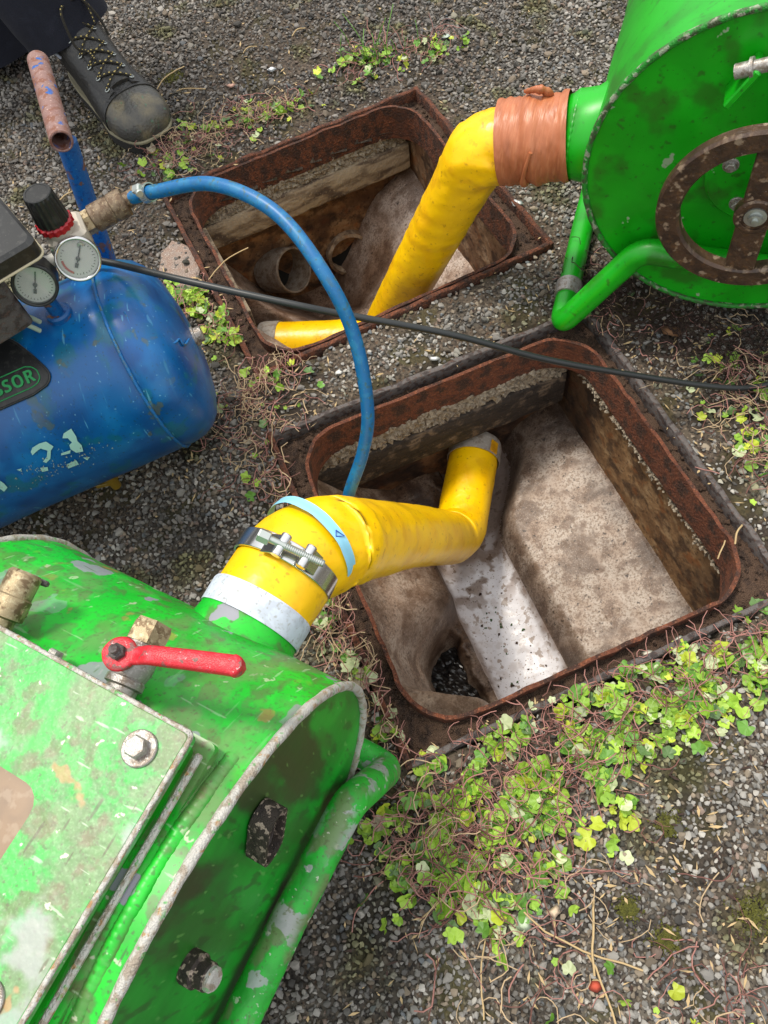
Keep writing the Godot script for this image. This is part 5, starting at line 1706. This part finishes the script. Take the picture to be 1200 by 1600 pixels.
# ---------------------------------------------------------------- plants and litter
func leaf_mesh(s: int, ivy: bool) -> ArrayMesh:
	var r := RandomNumberGenerator.new()
	r.seed = s
	var st := SurfaceTool.new()
	st.begin(Mesh.PRIMITIVE_TRIANGLES)
	var n := 21
	var rim := []
	for k in n:
		var a := TAU * (k + 0.5) / n
		# notch where the stalk joins at a = -PI/2
		var lob := 0.9 + 0.1 * cos(5.0 * (a - PI / 2))
		if ivy:
			lob = 0.86 + 0.14 * pow(0.5 + 0.5 * cos(5.0 * (a - PI / 2)), 0.7)
		var notch := 1.0 - 0.55 * exp(-pow((fposmod(a + PI / 2 + PI, TAU) - PI) / 0.32, 2.0))
		var rad := lob * notch * r.randf_range(0.93, 1.07)
		rim.append(Vector3(cos(a) * rad, 0.3 * rad * rad * cos(a - 0.6) * cos(a - 0.6) + 0.12 * sin(5 * (a - PI / 2) + 1.2) * rad + r.randf_range(-0.03, 0.03), -sin(a) * rad))
	var c := Vector3(0, 0, 0.25)
	st.set_smooth_group(1)
	for k in n:
		var a: Vector3 = rim[k]; var b: Vector3 = rim[(k + 1) % n]
		var am := c.lerp(a, 0.55) - Vector3(0, 0.05, 0); var bm := c.lerp(b, 0.55) - Vector3(0, 0.05, 0)
		for p in [c, bm, am, am, bm, b, am, b, a]:
			st.add_vertex(p)
	st.generate_normals()
	st.index()
	return st.commit()

func plants() -> void:
	var lm := []
	for k in 4:
		lm.append(leaf_mesh(300 + k, k % 2 == 0))
	# label, colour bias, blobs [x, z, rx, rz, turn], leaves, stems, size
	var beds := [
		["bright green creeping plant spreading along the front bar of the near manhole frame", [[0.05, -0.105, 0.1, 0.05, 0.1], [0.13, -0.12, 0.09, 0.045, 0.2], [0.22, -0.14, 0.1, 0.035, 0.15], [0.32, -0.165, 0.09, 0.035, 0.2], [-0.005, -0.06, 0.06, 0.05, 0.0], [0.02, -0.02, 0.06, 0.045, 0.3], [0.08, -0.07, 0.1, 0.05, 0.2]], 2300, 520, 1.06, 0],
		["withered creeper tangled between the near drum and the near manhole frame", [[-0.06, -0.235, 0.025, 0.05, 0.0], [-0.035, -0.17, 0.035, 0.05, 0.2], [-0.075, -0.3, 0.02, 0.04, 0.0], [-0.03, -0.06, 0.03, 0.05, 0.2]], 260, 200, 1.1, 1],
		["sparse creeper with straw stems beside the boot toe", [[-0.15, -1.15, 0.08, 0.06, 0.4], [-0.07, -1.17, 0.07, 0.03, 0.3], [-0.2, -1.12, 0.06, 0.04, 0.2]], 380, 240, 0.95, 2],
		["green creeper clump between the blue tank and the far manhole frame", [[-0.185, -0.775, 0.045, 0.04, 0.3], [-0.15, -0.73, 0.03, 0.035, 0.2], [-0.215, -0.81, 0.03, 0.03, 0.0]], 330, 60, 1.0, 0],
		["pinkish bare creeper stems on the ground below the blue tank end", [[-0.14, -0.6, 0.07, 0.04, 0.2], [-0.13, -0.52, 0.05, 0.05, 0.1], [-0.12, -0.64, 0.05, 0.02, 0.4]], 90, 200, 0.85, 2],
		["thin creeper with a few leaves beside the right bar of the near manhole frame", [[0.44, -0.42, 0.05, 0.1, 0.0], [0.48, -0.49, 0.06, 0.05, 0.0], [0.5, -0.35, 0.06, 0.08, 0.0]], 240, 220, 0.95, 2],
		["dark dead roots under the belly of the right drum", [[0.4, -0.6, 0.09, 0.05, 0.0], [0.33, -0.66, 0.05, 0.05, 0.0], [0.47, -0.53, 0.07, 0.04, 0.0]], 12, 420, 0.8, 3],
		["small leafy weeds growing behind the far manhole frame", [[0.12, -1.25, 0.05, 0.03, 0.0], [0.17, -1.27, 0.05, 0.04, 0.2], [0.24, -1.25, 0.05, 0.02, 0.2]], 240, 70, 1.0, 0],
		["scattered creeper runners on bare gravel at the right foreground", [[0.05, 0.03, 0.06, 0.05, 0.0], [0.03, 0.08, 0.05, 0.04, 0.0], [0.17, 0.06, 0.08, 0.06, 0.4], [0.2, 0.12, 0.03, 0.02, 0.0]], 34, 90, 0.95, 2]]
	var all := []
	for bi in beds.size():
		var B: Array = beds[bi]
		var first: Array = B[1][0]
		var t := thing("creeping_plant", B[0], "plant", Vector3(first[0], 0, first[1]), 0.0, "low plants on the gravel")
		var sm := {}
		var leafs: int = B[2]
		var style: int = B[5]
		for i in leafs:
			var bl: Array = B[1][i % B[1].size()]
			var q := Vector2(clampf(rng.randfn(0, 0.6), -1.5, 1.5) * bl[2], clampf(rng.randfn(0, 0.6), -1.5, 1.5) * bl[3]).rotated(-bl[4])
			var px: float = bl[0] + q.x; var pz: float = bl[1] + q.y
			var fr := in_frame(px, pz, -0.008)
			if fr or n3(Vector3(px, 2, pz), 22.0) < rng.randf_range(-0.16, 0.16):
				continue
			var s := rng.randf_range(0.003, 0.0086) * float(B[4])
			if rng.randf() < 0.12:
				s *= 1.25
			var h := rng.randf_range(0.003, 0.010) + (0.005 if rng.randf() < 0.2 else 0.0)
			var bs := Basis.from_euler(Vector3(rng.randfn(0, 0.45), rng.randf() * TAU, rng.randfn(0, 0.45)))
			bs = bs * Basis.from_scale(Vector3(s, s, s))
			var ci := [0, 1, 1, 2, 0, 3, 0, 4, 1, 5, 2, 0][rng.randi() % 12] as int
			if style == 1 and rng.randf() < 0.6:
				ci = [4, 6, 6, 5, 2][rng.randi() % 5]
			elif style == 2 and rng.randf() < 0.25:
				ci = [6, 5, 3, 4][rng.randi() % 4]
			elif style == 3:
				ci = [6, 4][rng.randi() % 2]
			var o := Vector3(px, ground_y(px, pz) + h, pz) - t.position
			all.append([o.distance_to(Vector3(0.1, 0.8, 0) - t.position) / s, Transform3D(bs, o), ci, t, rng.randi() % 4])
		# stalks, joined: nobody could count them
		var mbs := [MB.new(), MB.new(), MB.new()]
		for i in int(B[3]):
			var bl: Array = B[1][i % B[1].size()]
			var q := Vector2(clampf(rng.randfn(0, 0.55), -1.3, 1.3) * bl[2], clampf(rng.randfn(0, 0.55), -1.3, 1.3) * bl[3]).rotated(-bl[4])
			var p := Vector3(bl[0] + q.x, 0, bl[1] + q.y)
			if in_frame(p.x, p.z, -0.012):
				continue
			var d := rng.randf() * TAU
			var pts := []
			var y := rng.randf_range(0.001, 0.02)
			var curl := rng.randfn(0, 0.35)
			var stp := rng.randf_range(0.004, 0.0085)
			for k in 8:
				if in_frame(p.x, p.z, -0.02):
					break
				pts.append(p + Vector3(0, ground_y(p.x, p.z) + 0.002 + maxf(0.0, y) + (0.007 if in_frame(p.x, p.z, 0.004) else 0.0), 0))
				d += curl + rng.randfn(0, 0.3)
				p += Vector3(cos(d), 0, sin(d)) * stp
				y += rng.randfn(0, 0.0034)
			if pts.size() < 3:
				continue
			var w := rng.randi() % 3
			if style == 3 and rng.randf() < 0.85:
				w = 2
			elif style == 0 and w == 1:
				w = 0
			mbs[w].tube(pts, rng.randf_range(0.0003, 0.0007), 4, false)
		var sn := [M.stem_pink, M.stem_tan, M.root_brown if style == 3 else M.stem_dark]
		for w in 3:
			stuff(wpart("stems", mbs[w], sn[w], t))
	all.sort_custom(func(a, b): return a[0] < b[0])
	var rest := {}
	for i in all.size():
		var L: Array = all[i]
		if i < 296:
			var o := inst("leaf", lm[L[4]], M["leaf_%d" % L[2]], L[3])
			o.transform = L[1]
		else:
			var key := "%s %d" % [L[3].name, L[4]]
			if not rest.has(key):
				rest[key] = [L[3], L[4], [], []]
			rest[key][2].append(L[1])
			var c: Color = M["leaf_%d" % L[2]].albedo_color.srgb_to_linear() * rng.randf_range(0.75, 1.2)
			c.a = 1
			rest[key][3].append(c)
	for key in rest:
		var r: Array = rest[key]
		multi("leaf_cover", lm[r[1]], M.leaf_mixed, r[2], r[3], r[0])

func litter() -> void:
	# moss cushions on the gravel, each a soft mound of short tufts
	var mm := [[0.165, 0.06, 0.012, "moss cushion on the gravel below the red petal, nearest to it"], [0.2, -0.03, 0.012, "moss cushion on bare gravel right of the creeper bed, upper one"], [0.14, 0.03, 0.01, "moss cushion on bare gravel right of the creeper bed, middle one"], [0.245, 0.055, 0.016, "widest moss cushion at the right foreground edge of the gravel"], [-0.36, -1.03, 0.016, "moss patch between boot and compressor knob"], [-0.2, -1.33, 0.02, "moss patch on the gravel right of the boot laces"]]
	for q in mm:
		var t := thing("moss_cushion", q[3], "moss", Vector3(q[0], 0, q[1]), 0.0, "moss on the gravel")
		var mb := MB.new(); mb.flat()
		for i in 420:
			var d := Vector2(rng.randfn(0, 0.5), rng.randfn(0, 0.5)) * float(q[2])
			var p := Vector3(d.x, ground_y(q[0] + d.x, q[1] + d.y) + 0.001 + 0.0035 * exp(-d.length_squared() / pow(q[2], 2)), d.y)
			crumb(mb, p, rng.randf_range(0.0006, 0.0016))
		stuff(part("tufts", mb, M.moss, t))
	# dry straws and twigs
	var tw := [[-0.205, -1.33, 0.9, 0.07, "dead straw stalk lying right of the boot laces, bent"], [-0.17, -1.28, -0.1, 0.05, "short pale straw right of the boot, lying level"], [-0.06, -1.36, 0.7, 0.03, "small pale straw on dark gravel behind the far frame"],
		[0.03, -1.38, 0.55, 0.03, "pale twig fragment behind the far frame, right of the white scrap"], [-0.145, -0.86, 0.62, 0.09, "long curved straw across the gravel from the tank to the far frame"], [0.07, 0.05, -1.0, 0.14, "long tan straw arching through the foreground gravel by the red petal"], [0.11, 0.1, -1.2, 0.09, "thin straw leaning right of the red petal"], [0.1, 0.045, 1.4, 0.06, "upright thin straw above the red petal"],
		[0.0, 0.055, 1.35, 0.07, "thin straw left of the long tan one in the foreground"], [-0.02, -0.01, 0.5, 0.06, "brown twig across the creeper bed near the drum foot"], [0.415, -0.5, 0.75, 0.045, "tan twig by the right bar of the near frame, below the cable"], [0.372, -0.3, 1.2, 0.03, "short pale stick in the groove at the right corner of the near frame"],
		[0.35, -0.285, 1.0, 0.025, "brown stick in the groove beside the short pale one"], [-0.38, -1.08, 0.6, 0.045, "dry straw on the gravel left of the blue post"], [-0.33, -1.32, 1.0, 0.05, "thin dry stalk standing behind the boot laces"], [0.3, 0.055, 0.3, 0.04, "broken straw in the heap at the right edge, upper"], [0.295, 0.075, 0.15, 0.04, "broken straw in the heap at the right edge, lower"]]
	for q in tw:
		var t := thing("straw", q[4], "straw", Vector3(q[0], 0, q[1]), 0.0, "dry straws on the gravel")
		var mb := MB.new()
		var pts := []
		var d: float = q[2]
		var p := Vector3(-cos(d) * q[3] / 2, 0, sin(d) * q[3] / 2)
		for k in 9:
			pts.append(p + Vector3(0, 0.006 + 0.004 * sin(k * 0.5) + ground_y(q[0] + p.x, q[1] + p.z), 0))
			p += Vector3(cos(d), 0, -sin(d)) * float(q[3]) / 8
			d += rng.randfn(0, 0.12)
		mb.tube(pts, rng.randf_range(0.0006, 0.0011), 6)
		part("stalk", mb, M.straw, t)
	# fallen leaves and scraps
	var fl := [[0.094, 0.082, 0.007, C(176, 74, 52), "red petal lying on the foreground gravel", "petal"], [0.405, -0.585, 0.016, C(132, 96, 66), "dry brown leaf under the belly of the right drum", "dry leaf"], [-0.1, -1.27, 0.009, C(190, 150, 132), "pinkish dry leaf on gravel right of the boot", "dry leaf"],
		[-0.029, -1.293, 0.010, C(218, 222, 226), "white paper scrap on dark gravel behind the far frame", "paper scrap"], [0.272, -1.275, 0.010, C(176, 190, 178), "pale grey-green leaf behind the far frame, right of the weeds", "dry leaf"], [-0.19, -0.634, 0.011, C(216, 214, 210), "white crumpled scrap on the ground beside the blue tank end", "paper scrap"],
		[0.272, -0.197, 0.009, C(206, 204, 190), "pale leaf lying on the front bar of the near frame", "dry leaf"], [0.046, 0.024, 0.011, C(182, 196, 168), "large pale leaf at the lower edge of the creeper bed", "dry leaf"], [0.235, -0.19, 0.008, C(204, 198, 180), "small pale leaf beside the front bar of the near frame", "dry leaf"], [0.075, 0.02, 0.008, C(198, 176, 150), "buff leaf right of the large pale leaf below the creeper", "dry leaf"],
		[0.28, -0.86, 0.010, C(222, 222, 220), "white mortar flake on the gravel left of the right drum", "mortar flake"], [0.105, -0.62, 0.008, C(220, 220, 216), "white mortar flake on the strip between the two frames", "mortar flake"], [-0.02, -0.63, 0.007, C(224, 222, 216), "white mortar flake by the front corner of the far frame", "mortar flake"]]
	for q in fl:
		var t := thing("fallen_leaf" if q[5] != "mortar flake" else "mortar_flake", q[4], q[5], Vector3(q[0], 0, q[1]), 0.0, "")
		var mb := MB.new()
		var c := Vector3(0, 0.005, 0)
		var rim := []
		for k in 11:
			var a := TAU * k / 11
			var rr_ := float(q[2]) * rng.randf_range(0.6, 1.1)
			rim.append(Vector3(cos(a) * rr_, 0.0055 + rng.randf_range(-0.3, 0.5) * float(q[2]) * 0.5 + ground_y(q[0], q[1]), sin(a) * rr_ * 0.7))
		for k in 11:
			mb.tri(c, rim[(k + 1) % 11], rim[k])
			mb.tri(c - Vector3(0, 0.0006, 0), rim[k], rim[(k + 1) % 11])
		var m := StandardMaterial3D.new()
		m.albedo_color = q[3]
		m.roughness = 0.75
		part("blade" if q[5] != "mortar flake" else "flake", mb, m, t)
	var bits := MB.new(); bits.flat()
	var bits2 := MB.new(); bits2.flat()
	for c in [[0.05, -0.1, 0.14, 300], [0.2, -0.13, 0.14, 260], [-0.05, -0.2, 0.06, 260], [0.42, -0.45, 0.12, 420], [0.4, -0.6, 0.12, 320], [-0.13, -0.56, 0.09, 300], [-0.13, -1.14, 0.11, 320], [0.06, 0.02, 0.12, 220], [0.25, 0.06, 0.1, 240], [0.1, -1.3, 0.2, 300], [-0.2, -0.8, 0.06, 160], [-0.3, -1.15, 0.12, 160]]:
		for i in int(c[3]):
			var px: float = c[0] + rng.randfn() * c[2]; var pz: float = c[1] + rng.randfn() * c[2] * 0.8
			if in_frame(px, pz, -0.012):
				continue
			var a := rng.randf() * TAU
			var l := rng.randf_range(0.0015, 0.0075); var w := rng.randf_range(0.0004, 0.0016)
			var o := Vector3(px, ground_y(px, pz) + rng.randf_range(0.002, 0.006), pz)
			var d := Vector3(cos(a), rng.randf_range(-0.3, 0.3), sin(a)) * l
			var q := Vector3(-sin(a), rng.randf_range(-0.5, 0.5), cos(a)) * w
			var mbx := bits if rng.randf() < 0.55 else bits2
			mbx.quad(o - d - q * 0.4, o - q, o + d * 0.9, o + q + d * 0.1)
	var lit := thing("plant_litter", "dry plant bits strewn over the gravel round the frames and plants", "plant litter", Vector3.ZERO)
	stuff(part("pale_bits", bits, M.straw, lit))
	stuff(part("brown_bits", bits2, M.root_brown, lit))
	# tall grass in the weed clump
	var t2 := thing("grass_tuft", "thin upright grass stalks among the weeds behind the far frame", "grass", Vector3(0.15, 0, -1.26))
	var mb3 := MB.new()
	for k in 16:
		var o := Vector3(rng.randfn(0, 0.02), 0, rng.randfn(0, 0.012))
		var d := Vector3(rng.randfn(-0.2, 0.5), 2.0, rng.randfn(0, 0.5)).normalized() * rng.randf_range(0.03, 0.075)
		mb3.tube(smooth([o, o + d * 0.5, o + d + Vector3(d.x, -0.01, d.z) * 0.6], 4), 0.0007, 5)
	stuff(part("stalks", mb3, M.leaf_2, t2))
	# rusty strip and concrete left of the far frame
	var t3 := thing("broken_slab", "pale pinkish concrete piece in the ground left of the far manhole frame", "concrete slab", Vector3(-0.215, 0, -0.885), 0.27)
	var mb4 := MB.new()
	var lo := PackedVector2Array()
	for k in 14:
		var a := TAU * k / 14
		lo.append(Vector2(cos(a) * 0.032 * rng.randf_range(0.75, 1.1), sin(a) * 0.05 * rng.randf_range(0.75, 1.1)))
	mb4.prism(T(Vector3.ZERO), lo, -0.01, 0.0022, 0.002)
	part("slab", mb4, M.pale_concrete, t3)

func extra_materials() -> void:
	var fine := relief(512, 60, 4, 0, 11)
	mat("pebbly", tex(256, C(150, 138, 120), [[8, 4, 0, 301, 0.4, 0.7, C(100, 86, 70), 0.8], [40, 3, 0, 302, 0.6, 0.8, C(190, 182, 168), 0.7]]), 0.08, 0.9, 0.0, fine, 0.1)
	mat("pale_concrete", tex(256, C(138, 122, 112), [[8, 4, 0, 303, 0.4, 0.7, C(140, 116, 102), 0.8], [40, 3, 0, 304, 0.6, 0.8, C(196, 186, 176), 0.7]]), 0.12, 0.9, 0.0, fine, 0.15)
	mat("dirty_pipe", tex(256, C(112, 100, 88), [[6, 5, 0, 313, 0.4, 0.8, C(80, 60, 44), 0.8], [20, 4, 0, 314, 0.55, 0.8, C(140, 130, 118), 0.6]]), 0.1, 0.7)
	mat("scraped_green", tex(640, C(36, 170, 50), [
		[4, 5, 0, 341, 0.4, 0.8, C(30, 130, 40), 0.7], [5, 6, 0, 342, 0.54, 0.72, C(116, 112, 84), 0.75], [5, 6, 0, 343, 0.64, 0.68, C(156, 156, 160), 0.9],
		[30, 4, 0, 344, 0.66, 0.78, C(84, 92, 58), 0.5], [16, 4, 0, 345, 0.8, 0.83, C(200, 196, 186), 0.8]]), 0.2, 0.5, 0.0, relief(512, 18, 5, 0, 12), 0.05)
	mat("moss", tex(128, C(84, 84, 26), [[8, 3, 0, 305, 0.4, 0.7, C(54, 56, 18), 0.8]]), 0.03, 0.95)
	mat("seam_blue", tex(256, C(4, 98, 164), [[5, 4, 0, 306, 0.55, 0.75, C(100, 96, 76), 0.8], [20, 3, 0, 307, 0.62, 0.85, C(70, 140, 195), 0.6]]), 0.07, 0.45, 0.0, fine, 0.05)
	mat("sticker_flake", tex(128, C(150, 172, 160), [[8, 3, 0, 308, 0.45, 0.6, C(110, 104, 84), 0.8]]), 0.02, 0.6)
	mat("brass_brown", tex(256, C(118, 102, 84), [[5, 4, 0, 309, 0.45, 0.7, C(86, 66, 50), 0.8], [14, 3, 0, 310, 0.66, 0.8, C(168, 150, 116), 0.7]]), 0.04, 0.5, 0.4, fine, 0.03)
	mat("dark_rusty", tex(256, C(52, 44, 38), [[5, 4, 0, 311, 0.5, 0.7, C(36, 30, 26), 0.8], [8, 4, 0, 312, 0.64, 0.72, C(196, 178, 160), 0.8]]), 0.05, 0.6, 0.1, fine, 0.06)
	mat("worn_cover", tex(640, C(58, 178, 70), [
		[4, 4, 0, 321, 0.3, 0.8, C(48, 152, 62), 0.7], [5, 4, 0, 322, 0.55, 0.85, C(90, 206, 96), 0.55],
		[4, 6, 0, 325, 0.46, 0.72, C(124, 126, 100), 0.72], [10, 6, 0, 326, 0.52, 0.74, C(116, 100, 80), 0.65],
		[34, 4, 0, 331, 0.5, 0.75, C(96, 120, 84), 0.45], [90, 2, 0, 332, 0.55, 0.8, C(150, 190, 140), 0.3], [60, 3, 0, 327, 0.66, 0.8, C(90, 82, 66), 0.45], [3, 5, 0, 328, 0.7, 0.85, C(158, 160, 160), 0.8],
		[18, 4, 0, 329, 0.87, 0.89, C(214, 208, 196), 0.8], [44, 2, 0, 356, 0.83, 0.87, C(196, 204, 190), 0.6, 7], [40, 2, 0, 357, 0.84, 0.88, C(84, 80, 62), 0.6, -7], [6, 4, 0, 330, 0.84, 0.9, C(178, 134, 90), 0.7]]), 0.24, 0.45, 0.0, relief(512, 18, 5, 0, 12), 0.04)

func _ready() -> void:
	rng.seed = 20240611
	noise.seed = 77
	noise.frequency = 1.0
	noise.fractal_octaves = 3
	# camera
	var cam := Camera3D.new()
	cam.name = "camera"
	cam.fov = 67.38
	cam.near = 0.02
	cam.far = 200.0
	cam.keep_aspect = Camera3D.KEEP_HEIGHT
	var n := Vector3(0.097, 0.453, 0.886).normalized()
	var right := Vector3(0.978, -0.097, 0.186); var back := Vector3(0.0, 0.886, 0.463)
	back = back.normalized()
	right = (right - back * right.dot(back)).normalized()
	cam.transform = Transform3D(Basis(right, back.cross(right), back), Vector3(0, 0.8, 0))
	add_child(cam)
	cam.current = true
	# sky, sun, exposure
	var env := Environment.new()
	env.background_mode = Environment.BG_SKY
	var sky := Sky.new()
	var sm := ProceduralSkyMaterial.new()
	sm.sky_top_color = Color(0.98, 0.985, 0.99)
	sm.sky_horizon_color = Color(0.66, 0.67, 0.68)
	sm.sky_curve = 0.5
	sm.ground_bottom_color = Color(0.2, 0.19, 0.18)
	sm.ground_horizon_color = Color(0.45, 0.44, 0.42)
	sm.sun_angle_max = 1.0
	sky.sky_material = sm
	env.sky = sky
	env.background_energy_multiplier = 0.8
	env.tonemap_mode = Environment.TONE_MAPPER_LINEAR
	env.tonemap_exposure = 2.2
	env.sdfgi_enabled = true
	env.ssao_enabled = true
	env.ssil_enabled = true
	var we := WorldEnvironment.new()
	we.name = "world_environment"
	we.environment = env
	add_child(we)
	var sun := DirectionalLight3D.new()
	sun.name = "sun"
	sun.light_energy = 0.5
	sun.light_angular_distance = 10.0
	sun.light_color = Color(1.0, 0.97, 0.92)
	sun.shadow_enabled = true
	sun.look_at_from_position(Vector3(-0.25, 1.0, -0.3), Vector3.ZERO)
	add_child(sun)
	materials()
	extra_materials()
	noise_cache.clear()
	# structure
	ground()
	gravel()
	manhole_frame("rusty far manhole frame with round-cornered rim, behind the gravel strip", A1, R1, 0.225, 0.205, 0.198, 0.195, [M.rust, M.rust, M.rust, M.rust, M.rust])
	manhole_frame("rusty near manhole frame with orange-brown rim and dark iron front bar", A2, R2, 0.225, 0.22, 0.2, 0.198, [M.dark_iron, M.dark_iron, M.rust, M.dark_iron, M.rust_bright])
	chamber_far(A1, R1)
	chamber_near(A2, R2)
	# machines and hoses
	near_drum()
	far_drum()
	compressor()
	lining_hoses()
	air_line()
	person()
	# plants and small things
	plants()
	litter()
